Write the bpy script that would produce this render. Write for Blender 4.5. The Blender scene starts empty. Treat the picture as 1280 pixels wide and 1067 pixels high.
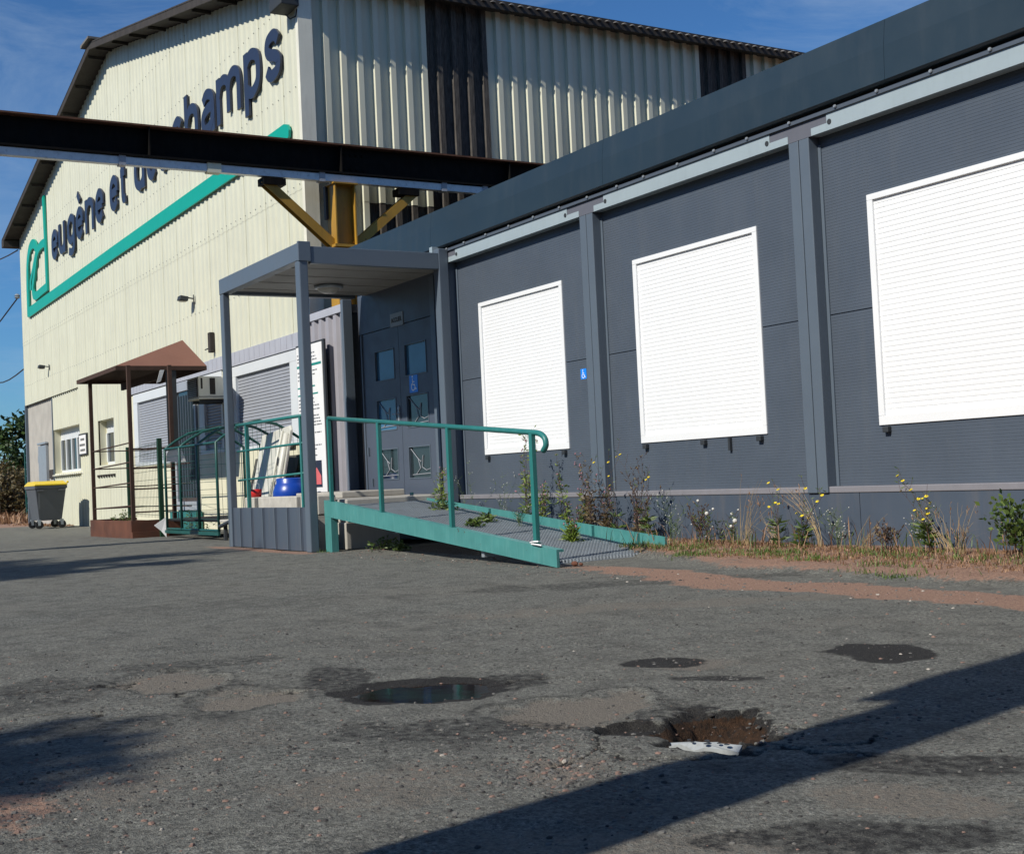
import bpy, math, random
import numpy as np
from mathutils import Vector, Matrix
random.seed(11); RNG = np.random.RandomState(7)
S = bpy.context.scene
COL = S.collection
R = math.radians
# ------------------------------------------------------------------ camera
cam_d = bpy.data.cameras.new("camera"); cam = bpy.data.objects.new("camera", cam_d); COL.objects.link(cam)
cam_d.sensor_fit = 'HORIZONTAL'; cam_d.sensor_width = 36; cam_d.lens = 45.61
cam_d.clip_start = .05; cam_d.clip_end = 3000
M = Matrix(((0.5144612, 0.0556673, 0.8557048), (0.8562031, 0.0218029, -0.5161792), (-0.0473912, 0.9982113, -0.0364458)))
cam.matrix_world = Matrix.Translation((0, 0, .75)) @ M.to_4x4()
S.camera = cam
# ------------------------------------------------------------------ light
SUN_AZ, SUN_EL = R(12), R(39.4)      # azimuth measured from -Y towards +X
w = bpy.data.worlds.new("World"); S.world = w; w.use_nodes = True
nt = w.node_tree; nt.nodes.clear()
out = nt.nodes.new('ShaderNodeOutputWorld'); bg = nt.nodes.new('ShaderNodeBackground')
sky = nt.nodes.new('ShaderNodeTexSky'); sky.sky_type = 'NISHITA'; sky.sun_disc = False
sky.sun_elevation = SUN_EL; sky.sun_rotation = R(180) - SUN_AZ; sky.altitude = 300; sky.air_density = 1.0; sky.dust_density = .35; sky.ozone_density = 3.2
SKY_STRENGTH = .096
def wn(t, **k):
    n = nt.nodes.new(t)
    for a, b in k.items(): n.inputs[a].default_value = b
    return n
tc = nt.nodes.new('ShaderNodeTexCoord')
mp = nt.nodes.new('ShaderNodeMapping'); mp.inputs['Scale'].default_value = (1.0, 1.6, 4.5); mp.inputs['Rotation'].default_value = (.12, .1, .5)
ns = wn('ShaderNodeTexNoise', Scale=2.4, Detail=11, Roughness=.66, Distortion=.9)
rp = nt.nodes.new('ShaderNodeValToRGB'); rp.color_ramp.elements[0].position = .47; rp.color_ramp.elements[1].position = .74
rp.color_ramp.elements[1].color = (.34, .34, .34, 1)
mx = nt.nodes.new('ShaderNodeMixRGB'); mx.inputs[2].default_value = (4.6, 5.8, 7.2, 1)
nt.links.new(tc.outputs['Generated'], mp.inputs['Vector']); nt.links.new(mp.outputs[0], ns.inputs['Vector'])
nt.links.new(ns.outputs['Fac'], rp.inputs['Fac']); nt.links.new(rp.outputs['Color'], mx.inputs['Fac'])
tint = nt.nodes.new('ShaderNodeMixRGB'); tint.blend_type = 'MULTIPLY'; tint.inputs[0].default_value = 1; tint.inputs[2].default_value = (.42, .74, 1.04, 1)
nt.links.new(sky.outputs[0], tint.inputs[1]); nt.links.new(tint.outputs[0], mx.inputs[1]); nt.links.new(mx.outputs[0], bg.inputs[0])
bg.inputs[1].default_value = SKY_STRENGTH; nt.links.new(bg.outputs[0], out.inputs[0])
sd = bpy.data.lights.new("sun", 'SUN'); sd.energy = 5.0; sd.angle = R(.53); sd.color = (1, .95, .85)
sun = bpy.data.objects.new("sun", sd); COL.objects.link(sun)
dirto = Vector((math.sin(SUN_AZ) * math.cos(SUN_EL), -math.cos(SUN_AZ) * math.cos(SUN_EL), math.sin(SUN_EL)))
sun.rotation_euler = dirto.to_track_quat('Z', 'Y').to_euler()
S.view_settings.view_transform = 'Standard'; S.view_settings.look = 'None'; S.view_settings.exposure = 0; S.view_settings.gamma = 1
S.cycles.max_bounces = 6; S.cycles.caustics_reflective = False; S.cycles.caustics_refractive = False

# ------------------------------------------------------------------ materials
def srgb(r, g, b):
    return tuple(((c / 255) / 12.92 if c / 255 <= .04045 else ((c / 255 + .055) / 1.055) ** 2.4) for c in (r, g, b)) + (1,)
class NT:
    def __init__(s, name):
        s.m = bpy.data.materials.new(name); s.m.use_nodes = True; s.t = s.m.node_tree; s.b = s.t.nodes['Principled BSDF']
    def n(s, t, **k):
        n = s.t.nodes.new(t)
        for a, b in k.items():
            if a in n.inputs: n.inputs[a].default_value = b
            else: setattr(n, a, b)
        return n
    def l(s, a, b): s.t.links.new(a, b)
    def noise(s, scale, detail=4, rough=.6, vec=None, stretch=None, dist=0):
        tcn = s.n('ShaderNodeTexCoord'); n = s.n('ShaderNodeTexNoise', Scale=scale, Detail=detail, Roughness=rough, Distortion=dist)
        if stretch:
            mpn = s.n('ShaderNodeMapping'); mpn.inputs['Scale'].default_value = stretch
            s.l(tcn.outputs['Object'], mpn.inputs[0]); s.l(mpn.outputs[0], n.inputs['Vector'])
        else: s.l(tcn.outputs['Object'], n.inputs['Vector'])
        return n.outputs['Fac']
    def ramp(s, fac, p0, p1, c0=(0, 0, 0, 1), c1=(1, 1, 1, 1)):
        r = s.n('ShaderNodeValToRGB'); e = r.color_ramp.elements
        e[0].position = p0; e[1].position = p1; e[0].color = c0; e[1].color = c1
        s.l(fac, r.inputs[0]); return r.outputs[0]
    def mix(s, fac, a, b, mode='MIX'):
        n = s.n('ShaderNodeMixRGB', blend_type=mode)
        for i, v in zip((0, 1, 2), (fac, a, b)):
            if hasattr(v, 'is_output') or hasattr(v, 'links'): s.l(v, n.inputs[i])
            elif i == 0: n.inputs[0].default_value = v
            else: n.inputs[i].default_value = v
        return n.outputs[0]
    def bump(s, h, dist=.002, strength=.6):
        b = s.n('ShaderNodeBump'); b.inputs['Distance'].default_value = dist; b.inputs['Strength'].default_value = strength
        s.l(h, b.inputs['Height']); s.l(b.outputs[0], s.b.inputs['Normal'])
def c4(v): return tuple(v) + (1,) if len(v) == 3 else v
def paint(name, col, rough=.5, metal=0, var=.12, dirt=0, dirtcol=(.06, .05, .04), scale=1.5, streak=True, spec=.5, bump=0, chips=0):
    k = NT(name); col = c4(col)
    base = k.mix(k.ramp(k.noise(scale, 6), .3, .75), tuple(c * (1 - var) for c in col[:3]) + (1,), tuple(min(1, c * (1 + var * .6)) for c in col[:3]) + (1,))
    if dirt:
        f = k.ramp(k.noise(scale * 2.2, 8, .7, stretch=(3, 3, .35) if streak else None), .5, .82, c1=(dirt, dirt, dirt, 1))
        base = k.mix(f, base, c4(dirtcol))
    if chips: base = k.mix(k.ramp(k.noise(chips, 8, .75), .64, .67), base, (.075, .035, .02, 1))
    k.l(base, k.b.inputs['Base Color'])
    k.l(k.ramp(k.noise(scale * 4, 5), .2, .8, (rough * .8,) * 3 + (1,), (min(1, rough * 1.2),) * 3 + (1,)), k.b.inputs['Roughness'])
    k.b.inputs['Metallic'].default_value = metal; k.b.inputs['Specular IOR Level'].default_value = spec
    if bump: k.bump(k.noise(60, 3), bump, .5)
    return k.m
MAT = {}
def mt(n): return MAT[n]
MAT['cream'] = paint('cream cladding', (.61, .61, .485), .45, var=.07, dirt=.32, dirtcol=(.42, .41, .33), scale=.9)
MAT['creamplain'] = paint('cream panel', (.72, .69, .52), .55, var=.06, dirt=.15, dirtcol=(.4, .38, .3))
MAT['panelwhite'] = paint('aged white plastic', (.62, .61, .54), .45, var=.08, dirt=.3, dirtcol=(.35, .33, .28), scale=3)
MAT['trim'] = paint('weathered trim', (.78, .76, .64), .45, var=.12, dirt=.3, dirtcol=(.25, .24, .2))
MAT['creamside'] = paint('grey cream side cladding', (.66, .65, .51), .5, var=.08, dirt=.35, dirtcol=(.26, .25, .2), scale=.8)
k = NT('weathered fibre sheet')
f1 = k.noise(9, 8, .75, stretch=(6, 6, .6)); c1 = k.mix(k.ramp(f1, .35, .75), (.025, .02, .018, 1), (.15, .135, .115, 1))
k.l(c1, k.b.inputs['Base Color']); k.b.inputs['Roughness'].default_value = .9; MAT['fibre'] = k.m
MAT['concrete'] = paint('pale concrete', (.42, .40, .36), .85, var=.15, dirt=.35, dirtcol=(.25, .23, .2), scale=2.5, bump=.002)
MAT['block'] = paint('concrete block', (.50, .48, .43), .9, var=.2, dirt=.4, dirtcol=(.22, .2, .17), scale=7, bump=.003, streak=False)
MAT['soffit'] = paint('brown weathered roof sheet', (.036, .03, .026), .85, var=.4, dirt=.4, dirtcol=(.12, .1, .08), scale=4)
MAT['roof'] = paint('fibre cement roof', (.16, .15, .14), .9, var=.3, scale=3)
MAT['navy'] = paint('navy letter face', (.022, .03, .06), .4, var=.1)
MAT['green'] = paint('sign green', (.0, .34, .25), .4, var=.06)
MAT['blackbeam'] = paint('black painted steel', (.005, .0045, .004), .75, spec=.15, var=.3, dirt=.25, dirtcol=(.05, .025, .012), scale=2)
MAT['rustedge'] = paint('rusty edge', (.12, .05, .025), .85, var=.4, scale=6)
MAT['galv'] = paint('galvanised steel', (.36, .40, .44), .38, metal=.35, var=.12, dirt=.4, dirtcol=(.12, .12, .12), scale=5, streak=False)
MAT['yellow'] = paint('ochre painted steel', (.42, .23, .025), .5, var=.2, dirt=.5, dirtcol=(.14, .07, .02), scale=2.5, chips=6)
MAT['slate'] = paint('slate painted panel', (.080, .099, .128), .42, var=.10, dirt=.3, dirtcol=(.12, .13, .14), scale=1.1)
MAT['slatepost'] = paint('slate painted post', (.105, .133, .168), .4, var=.06, dirt=.12, dirtcol=(.13, .14, .15), scale=1.3)
MAT['slateskirt'] = paint('slate skirt', (.070, .090, .122), .4, var=.1, dirt=.5, dirtcol=(.14, .13, .13), scale=1.2)
MAT['fascia'] = paint('dark slate fascia', (.020, .037, .052), .42, var=.14, dirt=.3, dirtcol=(.06, .07, .08), scale=.8)
MAT['strip'] = paint('pale grey strip', (.36, .43, .46), .33, metal=.1, var=.06, dirt=.25, dirtcol=(.24, .29, .31), scale=3)
MAT['strip2'] = paint('bright galvanised track', (.62, .66, .70), .3, metal=.1, var=.1, dirt=.6, dirtcol=(.2, .21, .22), scale=4, streak=False)
MAT['plum'] = paint('mauve grey joint plate', (.12, .125, .15), .5, var=.08, dirt=.15, dirtcol=(.2, .19, .2))
MAT['sill'] = paint('mauve grey sill rail', (.22, .215, .235), .5, var=.08, dirt=.3, dirtcol=(.13, .12, .13), scale=4, streak=False)
MAT['white'] = paint('white shutter', (.80, .81, .82), .35, var=.03, dirt=.14, dirtcol=(.6, .6, .57), scale=1.4)
MAT['whitegrey'] = paint('pale frame', (.66, .69, .71), .4, var=.05, dirt=.15, dirtcol=(.4, .4, .4))
MAT['shutgrey'] = paint('grey shutter', (.34, .36, .40), .4, var=.06, dirt=.25, dirtcol=(.2, .2, .21), scale=1.5)
MAT['lilac'] = paint('lilac grey fascia', (.42, .43, .48), .45, var=.08, dirt=.35, dirtcol=(.25, .25, .28), scale=3)
MAT['mauveclad'] = paint('mauve grey corrugated', (.33, .32, .35), .45, var=.08, dirt=.25, dirtcol=(.24, .22, .25), scale=2)
MAT['dark'] = paint('black gap', (.008, .008, .01), .8, var=.2)
MAT['darkdoor'] = paint('dark slate door', (.075, .092, .125), .42, var=.06, dirt=.15, dirtcol=(.05, .06, .07))
MAT['ceiling'] = paint('stained white ceiling', (.32, .31, .29), .6, var=.2, dirt=.5, dirtcol=(.2, .18, .15), scale=1.2, streak=False)
MAT['teal'] = paint('teal painted steel', (.022, .17, .16), .42, var=.12, dirt=.45, dirtcol=(.08, .29, .28), scale=3, chips=14)
MAT['tealbeam'] = paint('sun bleached teal beam', (.065, .245, .235), .5, var=.15, dirt=.55, dirtcol=(.16, .38, .36), scale=4, chips=9)
MAT['tealdark'] = paint('dark teal steel', (.012, .085, .075), .45, var=.2, scale=4)
MAT['darkgreen'] = paint('dark green fence steel', (.008, .045, .02), .5, var=.2)
MAT['rust'] = paint('rusty sheet', (.13, .048, .026), .85, var=.5, dirt=.6, dirtcol=(.07, .035, .03), scale=2.5, streak=False)
MAT['rustroof'] = paint('rust brown roof sheet', (.19, .085, .06), .75, var=.1, dirt=.3, dirtcol=(.2, .1, .07), scale=2, streak=False)
MAT['rustbar'] = paint('rusty bar', (.06, .03, .02), .85, var=.3, scale=8)
MAT['binbody'] = paint('dark grey plastic', (.085, .095, .11), .5, var=.08, dirt=.2, dirtcol=(.16, .16, .15))
MAT['binlid'] = paint('yellow plastic', (.72, .52, .02), .4, var=.06)
MAT['rubber'] = paint('black rubber', (.015, .015, .016), .7)
MAT['acwhite'] = paint('aged white casing', (.80, .79, .68), .45, var=.05, dirt=.25, dirtcol=(.35, .33, .26))
MAT['blueplastic'] = paint('blue plastic drum', (.008, .055, .36), .32, var=.1, dirt=.1)
MAT['red'] = paint('red pot', (.55, .02, .02), .4, var=.1)
MAT['paper'] = paint('white paper', (.8, .8, .8), .6, var=.04, dirt=.1, dirtcol=(.5, .5, .48))
MAT['ink'] = paint('dark print', (.03, .035, .04), .6)
MAT['inkgrey'] = paint('grey print', (.16, .17, .18), .6)
MAT['tealprint'] = paint('teal print', (.01, .25, .22), .5)
MAT['blueprint'] = paint('blue sticker', (.01, .24, .85), .35, var=.04)
MAT['whiteprint'] = paint('white print', (.85, .87, .9), .4, var=.02)
MAT['pinkprint'] = paint('pink print', (.7, .15, .16), .5)
MAT['navyprint'] = paint('navy print', (.02, .03, .06), .5)
MAT['plategrey'] = paint('grey sign plate', (.30, .33, .35), .4)
MAT['lens'] = paint('frosted lens', (.5, .48, .44), .35, var=.08)
MAT['wire'] = paint('black cable', (.015, .015, .018), .6)
MAT['stalk'] = paint('dark stalk', (.06, .035, .03), .8, var=.3)
MAT['straw'] = paint('dry straw', (.38, .28, .15), .85, var=.25, scale=20, streak=False)
MAT['petal_yellow'] = paint('yellow petal', (.72, .55, .02), .6, var=.1)
MAT['petal_pink'] = paint('pink petal', (.36, .18, .22), .7, var=.2)
MAT['petal_white'] = paint('white seed head', (.62, .61, .56), .8, var=.15)
MAT['bark'] = paint('bark', (.10, .075, .05), .9, var=.3, scale=8, bump=.01)
def leafmat(name, c0, c1, trans=.25):
    k = NT(name)
    oi = k.n('ShaderNodeNewGeometry'); r = k.ramp(oi.outputs['Random Per Island'], 0, 1, c4(c0), c4(c1))
    k.l(r, k.b.inputs['Base Color']); k.b.inputs['Roughness'].default_value = .55
    tr = k.n('ShaderNodeBsdfTranslucent'); k.l(r, tr.inputs['Color']); ms = k.n('ShaderNodeMixShader'); ms.inputs[0].default_value = trans
    o = [n for n in k.t.nodes if n.type == 'OUTPUT_MATERIAL'][0]
    k.l(k.b.outputs[0], ms.inputs[1]); k.l(tr.outputs[0], ms.inputs[2]); k.l(ms.outputs[0], o.inputs[0]); return k.m
MAT['leaf'] = leafmat('weed leaf', (.04, .085, .02), (.16, .22, .05))
MAT['leafdry'] = leafmat('dry weed leaf', (.09, .05, .03), (.22, .17, .07))
MAT['leaflime'] = leafmat('lime leaf', (.10, .18, .03), (.28, .34, .05))
MAT['leafdark'] = leafmat('dark leaf', (.02, .05, .015), (.07, .12, .03))
MAT['leafbrown'] = leafmat('brown scrub leaf', (.06, .055, .02), (.17, .12, .05))
MAT['grassgreen'] = leafmat('green grass', (.06, .12, .02), (.16, .24, .05))
MAT['grassdry'] = leafmat('dry grass', (.20, .10, .05), (.46, .28, .16))
k = NT('window glass'); k.b.inputs['Base Color'].default_value = (.02, .03, .035, 1); k.b.inputs['Roughness'].default_value = .04
k.b.inputs['Specular IOR Level'].default_value = .8; MAT['glass'] = k.m
k = NT('mottled blue glass'); k.l(k.mix(k.noise(3, 3), (.04, .12, .22, 1), (.07, .19, .32, 1)), k.b.inputs['Base Color']); k.b.inputs['Roughness'].default_value = .12  # blue tones mixed by noise into the glass colour
MAT['blueglass'] = k.m
k = NT('standing water'); k.b.inputs['Base Color'].default_value = (.016, .009, .006, 1); k.b.inputs['Roughness'].default_value = .06
k.b.inputs['IOR'].default_value = 1.33; k.b.inputs['Alpha'].default_value = .82; k.bump(k.noise(14, 2), .0008, .4); MAT['water'] = k.m

# ------------------------------------------------------------------ mesh helpers
ROOT = {}
class MB:
    def __init__(s): s.v = []; s.f = []; s.mi = []; s.cur = 0
    def add(s, vs, fs):
        o = len(s.v); s.v += [tuple(p) for p in vs]; s.f += [tuple(i + o for i in f) for f in fs]; s.mi += [s.cur] * len(fs); return s
    def box(s, x0, x1, y0, y1, z0, z1):
        return s.add([(x0, y0, z0), (x1, y0, z0), (x1, y1, z0), (x0, y1, z0), (x0, y0, z1), (x1, y0, z1), (x1, y1, z1), (x0, y1, z1)],
                     [(3, 2, 1, 0), (4, 5, 6, 7), (0, 1, 5, 4), (1, 2, 6, 5), (2, 3, 7, 6), (3, 0, 4, 7)])
    def prism(s, poly, ax, a, b):
        """poly: list of 2-D points in the plane normal to ax ('x': (y,z), 'y': (x,z), 'z': (x,y)), extruded a..b"""
        n = len(poly); mk = {'x': lambda t, p: (t, p[0], p[1]), 'y': lambda t, p: (p[0], t, p[1]), 'z': lambda t, p: (p[0], p[1], t)}[ax]
        vs = [mk(a, p) for p in poly] + [mk(b, p) for p in poly]
        fs = [tuple(range(n))[::-1], tuple(range(n, 2 * n))] + [(i, (i + 1) % n, n + (i + 1) % n, n + i) for i in range(n)]
        return s.add(vs, fs)
    def tube(s, pts, r, n=8, cap=True):
        pts = [Vector(p) for p in pts]; rs = r if isinstance(r, (list, tuple)) else [r] * len(pts)
        vs = []; fs = []; prev = None
        for i, p in enumerate(pts):
            t = (pts[min(i + 1, len(pts) - 1)] - pts[max(i - 1, 0)]).normalized()
            if prev is None: u = t.orthogonal().normalized()
            else:
                u = prev - t * prev.dot(t); u = u.normalized() if u.length > 1e-6 else t.orthogonal().normalized()
            prev = u; v = t.cross(u)
            for j in range(n):
                a = 2 * math.pi * (j + .5) / n; vs.append(p + (u * math.cos(a) + v * math.sin(a)) * rs[i])
        for i in range(len(pts) - 1):
            for j in range(n): fs.append((i * n + j, i * n + (j + 1) % n, (i + 1) * n + (j + 1) % n, (i + 1) * n + j))
        if cap: fs += [tuple(range(n))[::-1], tuple(range((len(pts) - 1) * n, len(pts) * n))]
        return s.add(vs, fs)
    def lathe(s, prof, c, n=24, ax='z'):
        vs = []; fs = []; m = len(prof)
        for (r, h) in prof:
            for j in range(n):
                a = 2 * math.pi * j / n; x, y = r * math.cos(a), r * math.sin(a)
                vs.append({'z': (c[0] + x, c[1] + y, c[2] + h), 'x': (c[0] + h, c[1] + x, c[2] + y), 'y': (c[0] + x, c[1] + h, c[2] + y)}[ax])
        for i in range(m - 1):
            for j in range(n): fs.append((i * n + j, i * n + (j + 1) % n, (i + 1) * n + (j + 1) % n, (i + 1) * n + j))
        fs += [tuple(range(n))[::-1], tuple(range((m - 1) * n, m * n))]
        return s.add(vs, fs)
    def sphere(s, c, r, n=8, m=5, sq=(1, 1, 1)):
        prof = [(math.sin(math.pi * i / m) * r + 1e-4, -math.cos(math.pi * i / m) * r) for i in range(m + 1)]
        o = len(s.v); s.lathe(prof, (0, 0, 0), n)
        for i in range(o, len(s.v)): v = s.v[i]; s.v[i] = (c[0] + v[0] * sq[0], c[1] + v[1] * sq[1], c[2] + v[2] * sq[2])
        return s
def obj(name, mb, mats, parent=None, smooth=False, bevel=0, local=False):
    me = bpy.data.meshes.new(name)
    off = Vector((0, 0, 0))
    if parent is not None and not local:
        rt = parent
        while rt.parent is not None: rt = rt.parent
        off = Vector(rt.location)
    me.from_pydata([(v[0] - off[0], v[1] - off[1], v[2] - off[2]) for v in mb.v], [], mb.f)
    if not isinstance(mats, (list, tuple)): mats = [mats]
    for m in mats: me.materials.append(MAT[m] if isinstance(m, str) else m)
    if len(mats) > 1: me.polygons.foreach_set('material_index', mb.mi)
    if smooth: me.polygons.foreach_set('use_smooth', [True] * len(me.polygons))
    me.update()
    o = bpy.data.objects.new(name, me); COL.objects.link(o)
    if parent is not None: o.parent = parent
    if bevel:
        b = o.modifiers.new('bevel', 'BEVEL'); b.width = bevel; b.segments = 2; b.limit_method = 'ANGLE'; b.angle_limit = R(40)
    if smooth == 'auto':
        pass
    return o
def tag(o, label=None, cat=None, group=None, kind=None):
    if label: o['label'] = label
    if cat: o['category'] = cat
    if group: o['group'] = group
    if kind: o['kind'] = kind
    return o
def thing(name, label, cat, loc=(0, 0, 0), rz=0, group=None):
    o = bpy.data.objects.new(name, None); COL.objects.link(o); o.location = loc; o.rotation_euler = (0, 0, rz); o.empty_display_size = .2
    return tag(o, label, cat, group)
def text_mb(string, size=1, extrude=.01, offset=0):
    cu = bpy.data.curves.new('txt', 'FONT'); cu.body = string; cu.size = size; cu.extrude = extrude; cu.offset = offset; cu.resolution_u = 4
    o = bpy.data.objects.new('txt', cu); COL.objects.link(o)
    dg = bpy.context.evaluated_depsgraph_get(); me = bpy.data.meshes.new_from_object(o.evaluated_get(dg))
    mb = MB(); mb.add([tuple(v.co) for v in me.vertices], [tuple(p.vertices) for p in me.polygons])
    bpy.data.objects.remove(o); bpy.data.curves.remove(cu); bpy.data.meshes.remove(me); return mb
def ribbon(pts, wd):
    """closed outline of a polyline widened to wd (2-D), as quads strip polygons list"""
    n = len(pts); L = []; Rr = []
    ws = wd if isinstance(wd, (list, tuple)) else [wd] * n
    for i in range(n):
        a = Vector(pts[max(i - 1, 0)]); b = Vector(pts[min(i + 1, n - 1)]); d = (b - a).normalized(); nn = Vector((-d.y, d.x))
        p = Vector(pts[i]); L.append(p + nn * ws[i] / 2); Rr.append(p - nn * ws[i] / 2)
    return L, Rr
def ribbon3(mb, pts, wd, y0, y1):
    L, Rr = ribbon(pts, wd); n = len(pts)
    vs = [(p.x, y0, p.y) for p in L] + [(p.x, y0, p.y) for p in Rr] + [(p.x, y1, p.y) for p in L] + [(p.x, y1, p.y) for p in Rr]
    fs = []
    for i in range(n - 1):
        fs += [(i, i + 1, n + i + 1, n + i), (2 * n + i, 3 * n + i, 3 * n + i + 1, 2 * n + i + 1), (i, 2 * n + i, 2 * n + i + 1, i + 1), (n + i, n + i + 1, 3 * n + i + 1, 3 * n + i)]
    fs += [(0, n, 3 * n, 2 * n), (n - 1, 3 * n - 1, 4 * n - 1, 2 * n - 1)]
    mb.add(vs, fs)
def smoothpts(pts, k=6):
    """Catmull-Rom"""
    P = [Vector(p) for p in pts]; P = [P[0] * 2 - P[1]] + P + [P[-1] * 2 - P[-2]]; o = []
    for i in range(1, len(P) - 2):
        for j in range(k):
            t = j / k; a, b, c, d = P[i - 1], P[i], P[i + 1], P[i + 2]
            o.append(.5 * ((2 * b) + (c - a) * t + (2 * a - 5 * b + 4 * c - d) * t * t + (3 * b - a - 3 * c + d) * t ** 3))
    o.append(P[-2]); return o
# value noise (numpy)
_T = RNG.rand(256, 256)
def vn(x, y):
    xi = np.floor(x).astype(int); yi = np.floor(y).astype(int); fx = x - xi; fy = y - yi
    fx = fx * fx * (3 - 2 * fx); fy = fy * fy * (3 - 2 * fy); T = lambda a, b: _T[a & 255, b & 255]
    return (T(xi, yi) * (1 - fx) + T(xi + 1, yi) * fx) * (1 - fy) + (T(xi, yi + 1) * (1 - fx) + T(xi + 1, yi + 1) * fx) * fy
def fbm(x, y, o=4):
    s = 0; a = .5; t = 0
    for i in range(o): s = s + a * vn(x * 2 ** i + 17 * i, y * 2 ** i + 31 * i); t += a; a *= .5
    return s / t
def sst(x, a, b): t = np.clip((x - a) / (b - a), 0, 1); return t * t * (3 - 2 * t)

# ------------------------------------------------------------------ ground
def blob(x, y, cx, cy, a, b, rot, rag=.25, fr=9):
    c, s = math.cos(rot), math.sin(rot); u = ((x - cx) * c + (y - cy) * s) / a; v = (-(x - cx) * s + (y - cy) * c) / b
    return np.sqrt(u * u + v * v) + (fbm(x * fr, y * fr) - .5) * rag * 2
def line_coords(lo, hi, f0, f1, fine, grow=1.16, maxs=60):
    c = list(np.arange(f0, f1, fine)); s = fine
    while c[-1] < hi: s = min(s * grow, maxs); c.append(c[-1] + s)
    s = fine; left = []; q = f0
    while q > lo: s = min(s * grow, maxs); q -= s; left.append(q)
    return np.array(left[::-1] + c)
gx = line_coords(-900, 900, -5.9, -1.7, .0115, 1.045); gy = line_coords(-900, 900, .7, 4.5, .0115, 1.045)
GX, GY = np.meshgrid(gx, gy, indexing='ij')
def ground_fields(X, Y):
    n1 = fbm(X * .7, Y * .7); n2 = fbm(X * 4.2, Y * 4.2)
    z = (n1 - .5) * .03 + (n2 - .5) * .008
    near = sst(Y, 6.3, 5.2); z = z * (.4 + .6 * near)
    z = z - .05 * sst(-X, 20, 33)
    dust = np.zeros_like(X); dark = np.zeros_like(X); brown = np.zeros_like(X); red = np.zeros_like(X)
    # puddle bowl
    d = blob(X, Y, -4.16, 2.06, .31, .25, .9, .35, 6); z -= .035 * sst(d, 1.2, .3); dark = np.maximum(dark, .9 * sst(d, 1.12, .95)); brown = np.maximum(brown, .5 * sst(d, .95, .7)); dark = np.maximum(dark, .3 * sst(blob(X, Y, -4.1, 2.1, .42, .32, .9, .5, 6), 1.1, .7))
    # pothole with a broken edge
    d1 = blob(X, Y, -2.95, 2.40, .31, .165, 2.45, .5, 12); d2 = blob(X, Y, -3.10, 2.255, .12, .12, 2.5, .4, 14); d3 = blob(X, Y, -3.02, 2.29, .15, .10, .9, .3, 14); d = np.minimum(np.minimum(d1, d2), d3)
    dd = np.minimum(d1, d3); z -= .028 * sst(d, 1.04, .88); z -= .075 * sst(dd, .95, .45) * (1 + .5 * (fbm(X * 45, Y * 45) - .5)); z -= .006 * sst(d, 1.5, 1.0)
    z += .012 * (fbm(X * 60, Y * 60) - .5) * sst(d, 1.05, .9)
    brown = np.maximum(brown, sst(dd, 1.0, .85)); dark = np.maximum(dark, sst(d, 1.06, .96) * (1 - sst(dd, .96, .8))); dark = np.maximum(dark, .7 * sst(d, 1.32, 1.04) * (fbm(X * 25 + 3, Y * 25) > .45))
    for (cx, cy, a, b, r, st) in [(-5.122, 1.448, 0.303, 0.197, 2.866, 0.75), (-4.493, 1.559, 0.242, 0.211, 2.807, 0.95), (-3.475, 2.309, 0.272, 0.288, 2.555, 1.0), (-3.881, 3.12, 0.163, 0.292, 2.464, 0.6), (-3.856, 1.184, 0.348, 0.398, 2.844, 0.4), (-2.005, 2.2, 0.16, 0.3, 2.31, 0.6),
                              (-2.766, 1.761, 0.159, 0.121, 2.575, 0.7), (-5.331, 2.816, 0.418, 0.744, 2.656, 0.3), (-4.471, 4.191, 0.37, 0.567, 2.389, 0.35), (-6.714, 2.526, 0.677, 1.106, 2.782, 0.3), (-2.961, 1.303, 0.25, 0.35, 2.727, 0.5), (-3.4, .75, .2, .3, 2.8, .5), (-5.6, 4.5, .25, 1.6, 2.6, .5), (-2.1, 1.6, .15, .4, 2.4, .5)]:
        d = blob(X, Y, cx, cy, a, b, r, .65, 5); dust = np.maximum(dust, st * sst(d, 1.3, .45)); z -= (.014 if st > .7 else .003) * sst(d, 1.15, .75)
        if st > .7: dark = np.maximum(dark, .5 * sst(d, 1.5, 1.12) * sst(d, .98, 1.1))
    for (cx, cy, a, b, r, st) in [(-3.591, 3.77, 0.267, 0.199, 2.332, 0.9), (-4.001, 3.042, 0.125, 0.192, 2.492, 0.75), (-3.453, 1.811, 0.2, 0.409, 2.659, 0.5), (-2.182, 2.513, 0.146, 0.3, 2.286, 0.55), (-1.889, 1.91, 0.131, 0.398, 2.351, 0.55), (-5.17, 1.01, 0.502, 0.292, 2.949, 0.45), (-4.622, 1.954, 0.331, 0.186, 2.742, 0.55),
                              (-4.073, 2.406, 0.221, 0.175, 2.608, 0.55), (-4.317, 1.064, 0.195, 0.411, 2.9, 0.45), (-2.489, 2.122, 0.088, 0.121, 2.436, 0.4), (-5.512, 1.706, 0.164, 0.427, 2.841, 0.45), (-8.2, 2.6, .5, 1.4, 2.8, .35), (-7.0, 5.0, .3, 1.3, 2.6, .45), (-3.6, 2.95, .06, .2, 2.4, .6)]:
        d = blob(X, Y, cx, cy, a, b, r, .5, 5); dark = np.maximum(dark, st * sst(d, 1.15, .75))
    d = blob(X, Y, -3.35, .52, .35, .22, 2.9, .5, 7); red = np.maximum(red, .55 * sst(d, 1.2, .5))
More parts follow.
